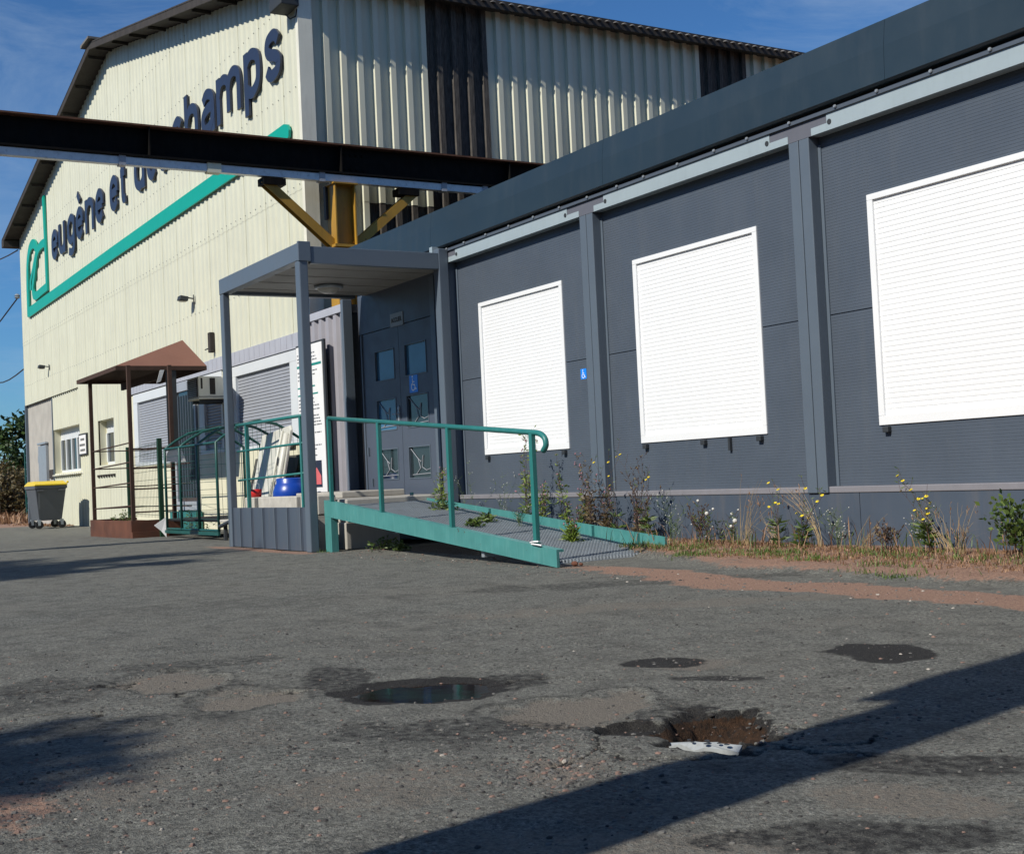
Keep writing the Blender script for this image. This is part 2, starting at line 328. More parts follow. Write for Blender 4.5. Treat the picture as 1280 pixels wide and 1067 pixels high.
    # cracks round the hole and to the left
    def crack(pts, wdt, depth):
        nonlocal z, dark
        dm = np.full_like(X, 9.)
        xw = X + (fbm(X * 14, Y * 14) - .5) * .12; yw = Y + (fbm(X * 14 + 9, Y * 14 + 5) - .5) * .12
        for (ax, ay), (bx, by) in zip(pts[:-1], pts[1:]):
            t = np.clip(((xw - ax) * (bx - ax) + (yw - ay) * (by - ay)) / ((bx - ax) ** 2 + (by - ay) ** 2), 0, 1)
            dm = np.minimum(dm, np.hypot(xw - ax - t * (bx - ax), yw - ay - t * (by - ay)))
        f = sst(dm, wdt, wdt * .3); z = z - depth * f; dark = np.maximum(dark, f)
    for pts in ([(-2.9, 2.57), (-2.77, 2.61), (-2.75, 2.8)], [(-3.12, 2.12), (-2.94, 1.98), (-2.8, 1.78)], [(-2.94, 1.98), (-2.71, 1.95), (-2.63, 2.17), (-2.62, 2.32), (-2.39, 2.46)], [(-5.28, .86), (-5.19, 1.13), (-5.24, 1.39)], [(-4.71, .76), (-4.67, .96), (-4.51, 1.06)],
                [(-5.27, 2.46), (-5.08, 2.53), (-4.82, 2.66)], [(-4.1, 2.29), (-4.07, 2.41), (-4.0, 2.57)], [(-3.4, 2.02), (-3.3, 2.08), (-3.18, 2.2)], [(-5.24, 1.39), (-5.1, 1.25), (-4.7, 1.4), (-4.45, 1.8)], [(-2.75, 2.3), (-2.6, 2.35), (-2.5, 2.6)]): crack(pts, .013, .012)
    fz = (X > -6) & (X < -1.6) & (Y > .6) & (Y < 4.6); z = z + fz * .0035 * (fbm(X * 48, Y * 48, 3) - .5)
    # reddish sand washed along the verge, earth against the wall
    yc = 5.42 + .16 * (fbm(X * .8, Y * 0 + 3) - .5) * 2 + .30 * sst(-X, 6.3, 8.5); hw = .20 * sst(-X, 9.6, 6.5) + .05
    red = np.maximum(red, .95 * sst(np.abs(Y - yc + (fbm(X * 5, Y * 5) - .5) * .25), hw + .09, hw - .06) * sst(-X, 10.2, 7.4) * (.55 + .8 * fbm(X * 3 + 7, Y * 6)))
    edge = 6.05 + .5 * sst(-X, 7.0, 8.6) + (fbm(X * 2.5, Y * 2.5) - .5) * .35
    e = sst(Y, edge - .08, edge + .1) * sst(-X, 9.7, 9.0); z += e * (.03 + .05 * (fbm(X * 9, Y * 9) - .3) + .05 * sst(Y, 6.4, 7.1)); red = np.maximum(red, .8 * e * (.5 + .8 * fbm(X * 6, Y * 6)))
    e2 = sst(Y, 5.75, 5.95) * sst(-X, 8.8, 9.6) * sst(-X, 13.2, 12.8); z += e2 * .02; brown = np.maximum(brown, .5 * e2)
    e3 = sst(np.abs(Y - (5.32 + .0 * X)), .22, .05) * sst(-X, 13.0, 13.4) * sst(-X, 17, 16) * fbm(X * 5, Y * 5) * 1.4; red = np.maximum(red, np.clip(e3, 0, .7))
    # far left: earth and grass beyond the yard
    e4 = sst(-X, 36.5, 38) * sst(Y, 5.5, 6.6); red = np.maximum(red, .6 * e4); e5 = sst(-X, 44, 47); red = np.maximum(red, .6 * e5)
    d = fbm(X * 1.3 + 40, Y * 1.3); dust = np.maximum(dust, .35 * sst(d, .48, .75) * sst(Y, 4.2, 2.0) * sst(-X, 9, 5))
    return z, dust, dark, brown, red
GZ, gd, gk, gb, gr = ground_fields(GX, GY)
def gz(x, y):
    i = np.clip(np.searchsorted(gx, x), 1, len(gx) - 1); j = np.clip(np.searchsorted(gy, y), 1, len(gy) - 1)
    return float(GZ[i, j])
nx, ny = GX.shape
me = bpy.data.meshes.new('asphalt_yard')
vs = np.stack([GX, GY, GZ], -1).reshape(-1, 3)
ii, jj = np.meshgrid(np.arange(nx - 1), np.arange(ny - 1), indexing='ij'); a = (ii * ny + jj).ravel()
qs = np.stack([a, a + ny, a + ny + 1, a + 1], -1)
me.vertices.add(len(vs)); me.vertices.foreach_set('co', vs.ravel().astype(np.float32))
me.loops.add(qs.size); me.loops.foreach_set('vertex_index', qs.ravel().astype(np.int32))
me.polygons.add(len(qs)); me.polygons.foreach_set('loop_start', np.arange(0, qs.size, 4, dtype=np.int32)); me.polygons.foreach_set('loop_total', np.full(len(qs), 4, dtype=np.int32))
me.polygons.foreach_set('use_smooth', np.ones(len(qs), dtype=bool)); me.update(calc_edges=True)
for nm, fld in (('dust', gd), ('tar', gk), ('mud', gb), ('earth', gr)):
    at = me.attributes.new(nm, 'FLOAT', 'POINT'); at.data.foreach_set('value', fld.ravel().astype(np.float32))
k = NT('worn asphalt')
def attr(nm): n = k.n('ShaderNodeAttribute'); n.attribute_name = nm; return n.outputs['Fac']
fine = k.noise(210, 3, .7); mid = k.noise(60, 4, .7); big = k.noise(1.1, 6, .62); mott = k.noise(7, 5, .65)
vor = k.n('ShaderNodeTexVoronoi', Scale=120); tcn = k.n('ShaderNodeTexCoord'); k.l(tcn.outputs['Object'], vor.inputs['Vector'])
agg = k.ramp(vor.outputs['Color'], .25, .85, (.07, .073, .066, 1), (.40, .40, .355, 1))
base = k.mix(k.ramp(fine, .4, .6), (.035, .036, .034, 1), agg)
base = k.mix(.5, base, k.mix(k.ramp(mid, .40, .60), (.05, .051, .046, 1), (.36, .36, .315, 1)))
base = k.mix(k.ramp(big, .35, .7), base, k.mix(.45, base, (.20, .19, .16, 1)))
base = k.mix(k.ramp(mott, .45, .75, c1=(.55, .55, .55, 1)), base, (.035, .034, .033, 1))
base = k.mix(k.ramp(k.noise(2.6, 7, .7), .5, .72, c1=(.5, .5, .5, 1)), base, (.045, .042, .038, 1))
sp = k.ramp(k.noise(110, 3, .6), .66, .71); base = k.mix(sp, base, (.34, .28, .235, 1))
dustc = k.mix(k.ramp(k.noise(130, 4, .8), .3, .75), (.12, .107, .088, 1), (.29, .255, .21, 1))
def fmask(a, s=40, lo=.35, hi=.65):
    # break the mask up with noise: a + (n-.5)
    n = k.n('ShaderNodeMath', operation='ADD'); k.l(a, n.inputs[0]); m2 = k.n('ShaderNodeMath', operation='MULTIPLY_ADD'); k.l(k.noise(s, 6, .75), m2.inputs[0]); m2.inputs[1].default_value = 1.5; m2.inputs[2].default_value = -.75
    k.l(m2.outputs[0], n.inputs[1]); mm = k.n('ShaderNodeMath', operation='MULTIPLY'); k.l(k.ramp(n.outputs[0], lo, hi), mm.inputs[0]); k.l(k.ramp(a, .0, .12), mm.inputs[1]); return mm.outputs[0]
base = k.mix(fmask(attr('dust')), base, dustc)
base = k.mix(fmask(attr('tar'), 30), base, k.mix(k.ramp(fine, .4, .75), (.013, .012, .012, 1), (.06, .057, .052, 1)))
base = k.mix(fmask(attr('earth'), 25, .3, .6), base, k.mix(k.ramp(k.noise(70, 5, .8), .3, .72), (.16, .085, .06, 1), (.48, .31, .225, 1)))
base = k.mix(fmask(attr('mud'), 60, .4, .55), base, k.mix(k.ramp(k.noise(50, 5, .8), .35, .75), (.014, .009, .006, 1), (.085, .042, .02, 1)))
k.l(base, k.b.inputs['Base Color']); k.b.inputs['Roughness'].default_value = .88; k.b.inputs['Specular IOR Level'].default_value = .3
hs = k.n('ShaderNodeMath', operation='ADD'); k.l(fine, hs.inputs[0]); hm = k.n('ShaderNodeMath', operation='MULTIPLY'); k.l(mid, hm.inputs[0]); hm.inputs[1].default_value = 1.6; k.l(hm.outputs[0], hs.inputs[1])
k.bump(hs.outputs[0], .009, .95)
me.materials.append(k.m)
yard = bpy.data.objects.new('asphalt_yard', me); COL.objects.link(yard); tag(yard, kind='structure')

# water
def disc_water(cx, cy, r, z, name, label):
    mb = MB(); n = 40; mb.add([(cx + r * math.cos(2 * math.pi * i / n), cy + r * math.sin(2 * math.pi * i / n), z) for i in range(n)], [tuple(range(n))])
    o = obj(name, mb, 'water'); tag(o, label, 'puddle', kind='structure'); return o
pz = gz(-4.16, 2.06)
disc_water(-4.16, 2.06, .42, pz + .019, 'puddle_water', 'round puddle of dark standing water in the asphalt')
hz = min(gz(-2.95, 2.4), gz(-2.9, 2.38), gz(-3.0, 2.42))
disc_water(-2.93, 2.38, .24, hz + .014, 'pothole_water', 'muddy water in the bottom of the pothole')

# loose gravel
def pebbles(name, n, fn, rmin, rmax, mats, weights):
    mb = MB(); t = (1 + 5 ** .5) / 2
    iv = np.array([(-1, t, 0), (1, t, 0), (-1, -t, 0), (1, -t, 0), (0, -1, t), (0, 1, t), (0, -1, -t), (0, 1, -t), (t, 0, -1), (t, 0, 1), (-t, 0, -1), (-t, 0, 1)], float); iv /= np.linalg.norm(iv[0])
    fc = [(0, 11, 5), (0, 5, 1), (0, 1, 7), (0, 7, 10), (0, 10, 11), (1, 5, 9), (5, 11, 4), (11, 10, 2), (10, 7, 6), (7, 1, 8), (3, 9, 4), (3, 4, 2), (3, 2, 6), (3, 6, 8), (3, 8, 9), (4, 9, 5), (2, 4, 11), (6, 2, 10), (8, 6, 7), (9, 8, 1)]
    for i in range(n):
        x, y = fn(); r = rmin + (rmax - rmin) * random.random() ** 5
        sc = np.array([1, .6 + .6 * random.random(), .45 + .35 * random.random()]) * r; a = random.random() * 6.28; ca, sa = math.cos(a), math.sin(a)
        v = iv * (1 + .28 * (RNG.rand(12, 1) - .5)) * sc; v = np.stack([v[:, 0] * ca - v[:, 1] * sa + x, v[:, 0] * sa + v[:, 1] * ca + y, v[:, 2] + gz(x, y) - r * .05], -1)
        mb.cur = random.choices(range(len(mats)), weights)[0]; mb.add(v.tolist(), fc)
    return tag(obj(name, mb, mats), 'scattered loose pinkish gravel lying on the worn asphalt', 'gravel', kind='stuff')
MAT['peb1'] = paint('grey pebble', (.13, .125, .115), .85, var=.3, scale=40, streak=False); MAT['peb2'] = paint('pink pebble', (.22, .14, .11), .85, var=.3, scale=40, streak=False)
MAT['peb3'] = paint('pale pebble', (.42, .38, .33), .85, var=.2, scale=40, streak=False); MAT['peb4'] = paint('dark pebble', (.045, .042, .04), .85, var=.2, scale=40, streak=False)
CL = [(-2.85, 1.8, .16, .13, 5), (-3.15, 2.0, .15, .1, 3), (-3.3, 1.05, .5, .35, 6), (-3.05, 1.45, .4, .25, 4), (-3.0, 2.85, .25, .15, 2), (-3.5, 2.95, .35, .15, 2), (-4.6, 1.3, .7, .3, 3), (-3.4, .7, .3, .2, 6), (-2.2, 1.7, .3, .3, 2), (-2.5, 2.9, .4, .4, 2), (-2.92, 2.5, .2, .05, 2), (-2.95, 2.4, .16, .12, 4), (-3.4, .52, .3, .15, 6), (-2.75, 1.75, .12, .1, 6)]
def pfn():
    if random.random() < .5:
        a = random.uniform(-6.5, -1.8); return a, random.uniform(.6, 5.2)
    c = random.choices(CL, [q[4] for q in CL])[0]; return random.gauss(c[0], c[2]), random.gauss(c[1], c[3])
pebbles('loose_gravel', 15000, pfn, .0012, .010, ['peb1', 'peb2', 'peb3', 'peb4'], [8, 4, .12, 6])
def pf2(): x = random.uniform(-15, -4.3); return x, (5.45 if x > -8.5 else 5.6) + random.gauss(0, .22)
o = pebbles('verge_gravel', 2600, pf2, .002, .014, ['peb1', 'peb2', 'peb3', 'peb4'], [4, 6, .3, 2]); o['label'] = 'reddish gravel washed along the foot of the modular building'
# litter in the pothole
mb = MB()
pts = [(-2.99, 2.17), (-2.90, 2.235), (-2.84, 2.24), (-2.80, 2.265), (-2.74, 2.275), (-2.70, 2.30), (-2.68, 2.27), (-2.72, 2.235), (-2.78, 2.205), (-2.83, 2.165), (-2.88, 2.155), (-2.96, 2.13)]
zt = gz(-2.62, 2.05) + .004; pts = [(-2.80 + (x + 2.83) * .68, 2.245 + (y - 2.22) * .78) for x, y in pts]; zt = -.012; n = len(pts)
top = [(x + random.gauss(0, .004), y + random.gauss(0, .006), zt + .009 * math.sin(9 * i)) for i, (x, y) in enumerate(pts)]
mb.add(top + [(x, y, z - .012) for x, y, z in top] + [(-2.80, 2.243, zt + .012)], [(i, (i + 1) % n, 2 * n) for i in range(n)] + [(i, n + i, n + (i + 1) % n, (i + 1) % n) for i in range(n)])
for (x, y) in [(-2.84, 2.232), (-2.78, 2.25), (-2.75, 2.262), (-2.77, 2.235), (-2.81, 2.22), (-2.80, 2.262), (-2.725, 2.268)]:
    mb.cur = 1; mb.lathe([(random.uniform(.005, .009),) * 1 + (0,), (.006, .0012)], (x, y, zt + .0135), 7)
MAT['litter'] = paint('dirty white plastic', (.36, .38, .38), .5, var=.1, dirt=.5, dirtcol=(.12, .1, .08), scale=25, streak=False)
tag(obj('torn_plastic', mb, ['litter', 'ink']), 'torn white plastic scrap with dark holes lying in the water filled pothole', 'litter')

# ------------------------------------------------------------------ warehouse (hall)
XL, XR, YG, ZE, ZR = -41.35, -18.65, 7.7, 8.6, 10.98
XM = (XL + XR) / 2; SL = (ZR - ZE) / (XR - XM)
def roofz(x): return ZR - abs(x - XM) * SL
hall = thing('warehouse', 'tall cream corrugated warehouse with a gable end lettered in navy and green', 'warehouse', (XM, YG, 0))
def clad(mb, prof, mk, zlo, zhi, holes=()):
    """prof: list (u, depth); mk(u, d, z) -> point; zlo, zhi functions; holes (u0,u1,z0,z1)"""
    us = [p[0] for p in prof]; ds = [p[1] for p in prof]
    extra = [h[i] for h in holes for i in (0, 1) if us[0] < h[i] < us[-1]]
    pr = sorted(prof + [(e, float(np.interp(e, us, ds))) for e in extra])
    for (u0, d0), (u1, d1) in zip(pr[:-1], pr[1:]):
        if u1 - u0 < 1e-5: continue
        um = (u0 + u1) / 2; iv = [(zlo(um), None)]; segs = []; z = ('lo',)
        cuts = sorted([(h[2], h[3]) for h in holes if h[0] < um < h[1]]); lo = None
        bounds = []
        for c in cuts: bounds.append((lo, c[0])); lo = c[1]
        bounds.append((lo, None))
        for (a, b) in bounds:
            a0 = zlo(u0) if a is None else a; a1 = zlo(u1) if a is None else a; b0 = zhi(u0) if b is None else b; b1 = zhi(u1) if b is None else b
            mb.add([mk(u0, d0, a0), mk(u1, d1, a1), mk(u1, d1, b1), mk(u0, d0, b0)], [(0, 1, 2, 3)])
def trap(u0, u1, pitch, depth, valley, flank, joint=0):
    pr = []; u = u0; i = 0
    while u < u1 - 1e-6:
        pr.append((u, 0)); 
        if joint and i % joint == 0: pr += [(u + .004, -.014), (u + .024, -.014), (u + .028, 0)]
        pr += [(u + valley, 0), (u + valley + flank, depth), (u + pitch - flank, depth)]
        u += pitch; i += 1
    pr.append((u1, 0)); return pr
mkG = lambda y: (lambda u, d, z: (u, y - d, z))
W1 = (-37.55, -34.25, 1.37, 2.58); W2 = (-32.34, -30.8, 1.44, 2.52)
prof = trap(XL, XR, .25, .021, .10, .045, 4)
for (a, b, off) in ((5.33, None, .004), (3.52, 5.33, 0)):
    mb = MB(); mb.cur = 0
    pp = prof
    if b is None:
        clad(mb, pp, mkG(YG - off), lambda u: a, lambda u: roofz(u) - .02)
    else:
        clad(mb, pp, mkG(YG - off), (lambda u: 3.52 if u < -34.2 else (-.1 if u < -29.24 else 3.12)), lambda u: b, [W2])
    obj('gable_cladding', mb, 'cream', hall)
# screws along the sheeting rails
mb = MB()
for z in (4.1, 5.42, 6.95, 8.35, 9.5):
    u = XL + .05
    while u < XR:
        if roofz(u) > z + .25: mb.lathe([(.009, 0), (.009, .008)], (u, YG - .017, z + .008 * math.sin(u * 3)), 6, 'y')
        u += .25
obj('screw_heads', mb, 'inkgrey', hall)
# lower cladding (slightly set back) with window openings, concrete bay at the far corner
mb = MB(); clad(mb, trap(-37.68, -34.18, .25, .028, .10, .045, 4), mkG(YG + .05), lambda u: -.1, lambda u: 3.6, [W1])
obj('lower_cladding', mb, 'cream', hall)
mb = MB(); mb.box(XL, -37.69, YG + .08, YG + .4, -.3, 3.55); obj('concrete_bay', mb, 'concrete', hall)
mb = MB(); mb.box(XL - .08, XL + .02, YG + .0, YG + .3, -.3, 3.55); mb.box(-37.70, -37.64, YG + .02, YG + .09, -.1, 3.5); obj('downpipe', mb, 'slatepost', hall)
# reveals and windows
def window(W, splits, dep):
    x0, x1, z0, z1 = W; f = MB(); d = YG + dep
    f.box(x0 - .02, x0, YG + .05, d + .05, z0, z1); f.box(x1, x1 + .02, YG + .05, d + .05, z0, z1); f.box(x0, x1, YG + .03, d + .05, z0 - .03, z0); f.box(x0, x1, YG + .05, d + .05, z1, z1 + .02)
    rv = obj('window_reveal', f, 'creamplain', hall)
    f = MB(); a, b = splits
    f.box(a, b, d, d + .05, z0 + .001, z0 + .08); f.box(a, b, d, d + .05, z1 - .3, z1 - .001); nb = max(1, round((b - a) / .62))
    for i in range(nb + 1): xx = a + (b - a) * i / nb; f.box(xx - .05, xx + .05, d - .012, d + .038, z0 + .081, z1 - .301)
    wf = obj('window_frame', f, 'whitegrey', hall)
    f = MB(); f.box(a, b, d + .03, d + .036, z0 + .05, z1 - .25); obj('pane', f, 'glass', wf)
    f = MB(); f.box(x0, a, d, d + .03, z0 + .001, z1 - .001)
    if b < x1 - .01: f.box(b, x1, d, d + .03, z0 + .001, z1 - .001)
    if a > x0 + .01: obj('window_cheek', f, 'creamplain', hall)
window(W1, (-37.55, -34.25), .22); window(W2, (-32.3, -30.8), .205)
mb = MB(); mb.box(-37.6, -33.9, YG - .02, YG + .04, 1.30, 1.335)
for i in range(14): mb.box(-37.5 + i * .25, -37.38 + i * .25, YG - .05, YG - .021, 1.30, 1.33)
obj('window_sill', mb, 'trim', hall)
mb = MB(); mb.box(-32.4, -30.7, YG - .02, YG + .04, 1.18, 1.21)
for i in range(7): mb.box(-32.4 + i * .25, -32.28 + i * .25, YG - .045, YG - .021, 1.16, 1.21)
obj('window_sill', mb, 'soffit', hall)
mb = MB(); mb.box(-39.62, -38.55, YG + .0, YG + .079, .9, 2.22); mb.box(-39.66, -38.51, YG - .02, YG + .06, 2.25, 2.31); mb.box(-39.8, -39.7, YG + .02, YG + .079, 1.75, 1.95)
obj('electrical_cabinet', mb, 'galv', hall, bevel=.01)
mb = MB(); mb.box(-38.35, -37.85, YG + .04, YG + .079, 1.25, 1.5); obj('meter_box', mb, 'soffit', hall)
# container-like infill with shutters
def shutter(par, x0, x1, z0, z1, y, pitch, mat, dep=.010, name='shutter_curtain'):
    mb = MB(); n = int((z1 - z0) / pitch); pts = []
    for i in range(n):
        za = z1 - i * pitch
        pts += [(y, za), (y - dep * .8, za - pitch * .2), (y - dep, za - pitch * .5), (y - dep * .7, za - pitch * .84), (y + .002, za - pitch * .9)]
    pts.append((y, z0))
    m = len(pts); mb.add([(x0, p[0], p[1]) for p in pts] + [(x1, p[0], p[1]) for p in pts], [(i, i + 1, m + i + 1, m + i) for i in range(m - 1)])
    return obj(name, mb, mat, par)
mb = MB(); mb.box(-29.21, -26.2, YG - .03, YG + .05, 2.92, 3.14); mb.box(-23.5, -18.8, YG - .03, YG + .05, 2.9, 3.14); mb.box(-26.2, -23.5, YG - .03, YG + .05, 2.9, 3.13)
for i in range(42): mb.box(-29.1 + i * .25, -29.085 + i * .25, YG - .034, YG - .0305, 2.93, 3.13)
obj('infill_fascia', mb, 'lilac', hall)
for a, b in ((-29.24, -29.0), (-26.3, -25.95), (-24.45, -24.3), (-22.9, -22.43), (-19.15, -18.75)): mb = MB(); mb.box(a, b, YG + .01, YG + .12, -.05, 2.899); obj('infill_post', mb, 'creamplain', hall)
for a, b, zt in ((-29.0, -26.3, 1.32), (-24.3, -22.9, 1.4), (-22.43, -19.15, 1.38)): mb = MB(); mb.box(a, b, YG + .01, YG + .12, -.05, zt); obj('infill_wall', mb, 'creamplain', hall, bevel=.004)
for (x0, x1, z0, z1, extra) in ((-29.0, -26.3, 1.32, 2.899, 0), (-24.3, -22.9, 1.40, 2.899, 0), (-22.43, -19.15, 1.38, 2.899, .3)):
    f = MB(); f.box(x0, x1, YG - .01, YG + .09, z1 - .19, z1); f.box(x0, x0 + .32 * (extra == 0) + .28 * (extra > 0), YG - .01, YG + .09, z0 + .07, z1 - .191); f.box(x1 - .1 - extra, x1 - .0, YG - .01, YG + .09, z0 + .07, z1 - .191); f.box(x0, x1, YG - .01, YG + .09, z0, z0 + .069)
    fr = obj('shutter_frame', f, 'whitegrey', hall, bevel=.004)
    shutter(fr, x0 + (.32 if not extra else .28), x1 - .1 - extra, z0 + .06, z1 - .18, YG + .05, .055, 'shutgrey', .014)
    if extra: mb = MB(); mb.box(x0 + 1.55, x1 - .3, YG - .05, YG - .011, z0 - .03, z0 + .01); obj('shutter_rail', mb, 'soffit', fr)
# glazed service door in the shade of the porch
mb = MB(); mb.box(-25.95, -25.85, YG - .02, YG + .08, .35, 2.89); mb.box(-24.6, -24.5, YG - .02, YG + .08, .35, 2.89); mb.box(-25.85, -24.6, YG - .02, YG + .08, 2.7, 2.89); mb.box(-25.85, -24.6, YG - .02, YG + .08, .35, .52)
dr = obj('service_door', mb, 'shutgrey', hall, bevel=.005)
mb = MB(); mb.box(-25.85, -24.6, YG + .03, YG + .04, .52, 2.7); obj('door_glass', mb, 'glass', dr)
mb = MB()
for i in range(7): mb.box(-25.72 + i * .165, -25.70 + i * .165, YG + .005, YG + .025, .6, 2.62)
obj('door_bars', mb, 'slatepost', dr)
mb = MB(); mb.box(-26.0, -24.3, YG - .15, YG - .02, .0, .33); obj('door_step', mb, 'teal', hall)
mb = MB(); mb.box(-29.24, -18.8, YG + .13, YG + .16, -.2, 3.1); obj('dark_lining', mb, 'dark', hall)
# side wall
mkS = lambda u, d, z: (XR + d, u, z)
def sidecl(y0, y1, z0, z1, mat, off=0):
    p = .2875; s = 7.92 + math.floor((y0 - 7.92) / p + .5) * p; e = s + round((y1 - y0) / p) * p
    mb = MB(); clad(mb, trap(s, e, p, .07, .165, .016), lambda u, d, z: (XR + d + off, u, z), lambda u: z0, lambda u: z1); return obj('side_cladding', mb, mat, hall)
sidecl(7.92, 9.9, 5.17, ZE, 'creamside'); sidecl(7.92, 8.72, -.1, 5.17, 'creamside', -.003); sidecl(8.72, 10.9, -.1, 5.165, 'fibre', -.006)
sidecl(9.9, 11.02, 5.17, ZE, 'fibre'); sidecl(11.02, 15.6, 5.17, ZE, 'creamside'); sidecl(15.6, 16.7, 5.17, ZE, 'fibre'); sidecl(16.7, 40, 5.17, ZE, 'creamside'); sidecl(11.02, 40, -.1, 5.165, 'creamside', -.003)
mb = MB(); mb.box(XR + .002, XR + .1, YG - .035, YG + .0, 3.12, ZE); mb.box(XR + .1, XR + .104, YG - .035, YG + .2, 3.12, ZE); obj('corner_trim', mb, 'trim', hall)
# roof with overhangs
YV, EV = YG - .42, .33; YB = 40
def roofpoly(t0, t1): # section in x,z
    xa, xb = XL - EV, XR + EV; za = roofz(xa); 
    return [(xa, za + t0), (XM, ZR + t0), (xb, za + t0), (xb, za + t1), (XM, ZR + t1), (xa, za + t1)]
mb = MB(); n = 150; pr = []
for s in (-1, 1):
    q = 0
xs = np.concatenate([np.linspace(XL - EV, XM, 2), np.linspace(XM, XR + EV, 2)[1:]])
mb = MB()
P = roofpoly(.0, .10); m = len(P)
mb.add([(x, YV, z) for x, z in P] + [(x, YB, z) for x, z in P], [tuple(range(m)), tuple(range(m, 2 * m))[::-1]] + [(i, m + i, m + (i + 1) % m, (i + 1) % m) for i in range(m)])
obj('roof_sheeting', mb, 'soffit', hall)
mb = MB(); yy = YV - .04
while yy < YB:      # corrugation crests running up the slope, seen as a serrated eave
    for s in (-1, 1):
        xe = XM + s * (XR - XM + EV + .05); mb.add([(xe, yy, roofz(xe) + .10), (xe, yy + .09, roofz(xe) + .10), (xe, yy + .045, roofz(xe) + .13), (XM, yy, ZR + .10), (XM, yy + .09, ZR + .10), (XM, yy + .045, ZR + .13)], [(0, 1, 2), (3, 5, 4), (0, 3, 4, 1), (1, 4, 5, 2), (2, 5, 3, 0)])
    yy += .18
obj('roof_corrugation', mb, 'roof', hall)
mb = MB()
for s in (-1, 1):
    for i in range(9):
        x = XM + s * (.35 + i * 1.4); z = roofz(x); mb.box(x - .02, x + .02, YV + .04, YG - .03, z - .07, z - .001)
for s in (-1, 1):
    x0 = XM; x1 = XM + s * (XR - XM + EV)
    P = [(x0, ZR - .04), (x1, roofz(x1) - .04), (x1, roofz(x1) + .13), (x0, ZR + .13)]; mb.prism(P if s > 0 else P[::-1], 'y', YV - .03, YV + .0)
obj('verge_purlins', mb, 'soffit', hall)
mb = MB(); mb.box(XM - .35, XM + .3, YV - .12, YV + 1.2, ZR + .12, ZR + .17); mb.box(XM - .55, XM - .25, YV - .1, YV + .05, ZR + .13, ZR + .20); obj('ridge_cap', mb, 'roof', hall)
mb = MB(); mb.box(XR + .17, XR + .30, YV, YB, ZE - .02, ZE + .10); obj('gutter', mb, 'soffit', hall)
mb = MB(); mb.box(XL - .3, XL + .05, YV - .05, YG + .1, ZE - .22, ZE - .02); obj('gutter', mb, 'soffit', hall)
mb = MB(); mb.box(XL + .2, XR - .02, YG + .5, YB, 0, ZE - .05); obj('inner_core', mb, 'dark', hall)

# lettering
sign = thing('wall_lettering', 'navy raised letters reading eugène et deschamps across the cream gable', 'lettering', (-28, YG, 7.25))
L = [('e', -36.86, -36.10, 0), ('u', -35.96, -35.20, 0), ('g', -34.90, -34.08, 1), ('è', -33.88, -33.12, 3), ('n', -32.90, -32.02, 0), ('e', -31.80, -31.05, 0), ('e', -30.42, -29.68, 0), ('t', -29.52, -28.98, 4), ('d', -28.28, -27.46, 2),
     ('e', -27.26, -26.56, 0), ('s', -26.36, -25.68, 0), ('c', -25.42, -24.72, 0), ('h', -24.55, -23.72, 2), ('a', -23.52, -22.76, 0), ('m', -22.62, -21.32, 0), ('p', -21.14, -20.34, 1), ('s', -20.14, -19.40, 0)]
GL = {'e': [[(.04, .52), (.96, .52)], [(.96, .50), (.93, .80), (.5, 1), (.08, .82), (0, .5), (.08, .17), (.5, 0), (.93, .17)]],
      'u': [[(0, 1), (0, .4), (.08, .12), (.42, 0), (.8, .1), (1, .34)], [(1, 1), (1, 0)]],
      'g': [[(1, .82), (.7, .99), (.45, 1), (.08, .84), (0, .54), (.08, .24), (.45, .08), (.8, .16), (1, .34)], [(1, 1), (1, .0), (.9, -.28), (.5, -.38), (.06, -.28)]],
      'n': [[(0, 1), (0, 0)], [(0, .62), (.18, .9), (.55, 1), (.9, .88), (1, .6), (1, 0)]],
      't': [[(.4, 1.28), (.4, .3), (.5, .06), (.72, 0), (1, .02)], [(0, .96), (1, .96)]],
      'd': [[(1, .82), (.7, .99), (.45, 1), (.08, .82), (0, .5), (.08, .18), (.45, 0), (.8, .06), (1, .24)], [(1, 1.38), (1, 0)]],
      's': [[(.95, .80), (.75, .96), (.5, 1), (.15, .93), (.06, .74), (.25, .57), (.7, .45), (.95, .28), (.86, .07), (.5, 0), (.2, .04), (0, .2)]],
      'c': [[(.97, .80), (.8, .95), (.5, 1), (.1, .84), (0, .5), (.1, .16), (.5, 0), (.8, .05), (.97, .2)]],
      'h': [[(0, 1.38), (0, 0)], [(0, .62), (.18, .9), (.55, 1), (.9, .88), (1, .6), (1, 0)]],
      'a': [[(.06, .84), (.3, .98), (.55, 1), (.9, .88), (1, .62), (1, 0)], [(1, .58), (.5, .57), (.1, .46), (0, .27), (.1, .06), (.4, 0), (.8, .08), (1, .3)]],
      'm': [[(0, 1), (0, 0)], [(0, .62), (.1, .92), (.28, 1), (.46, .88), (.5, .62), (.5, 0)], [(.5, .62), (.6, .92), (.78, 1), (.96, .88), (1, .62), (1, 0)]],
      'p': [[(0, 1), (0, -.38)], [(0, .82), (.25, .97), (.55, 1), (.92, .84), (1, .5), (.92, .18), (.55, 0), (.25, .04), (0, .2)]]}
XH = .83; SW = .195; L = [(c, a * .99, b * .99, k_) for c, a, b, k_ in L]
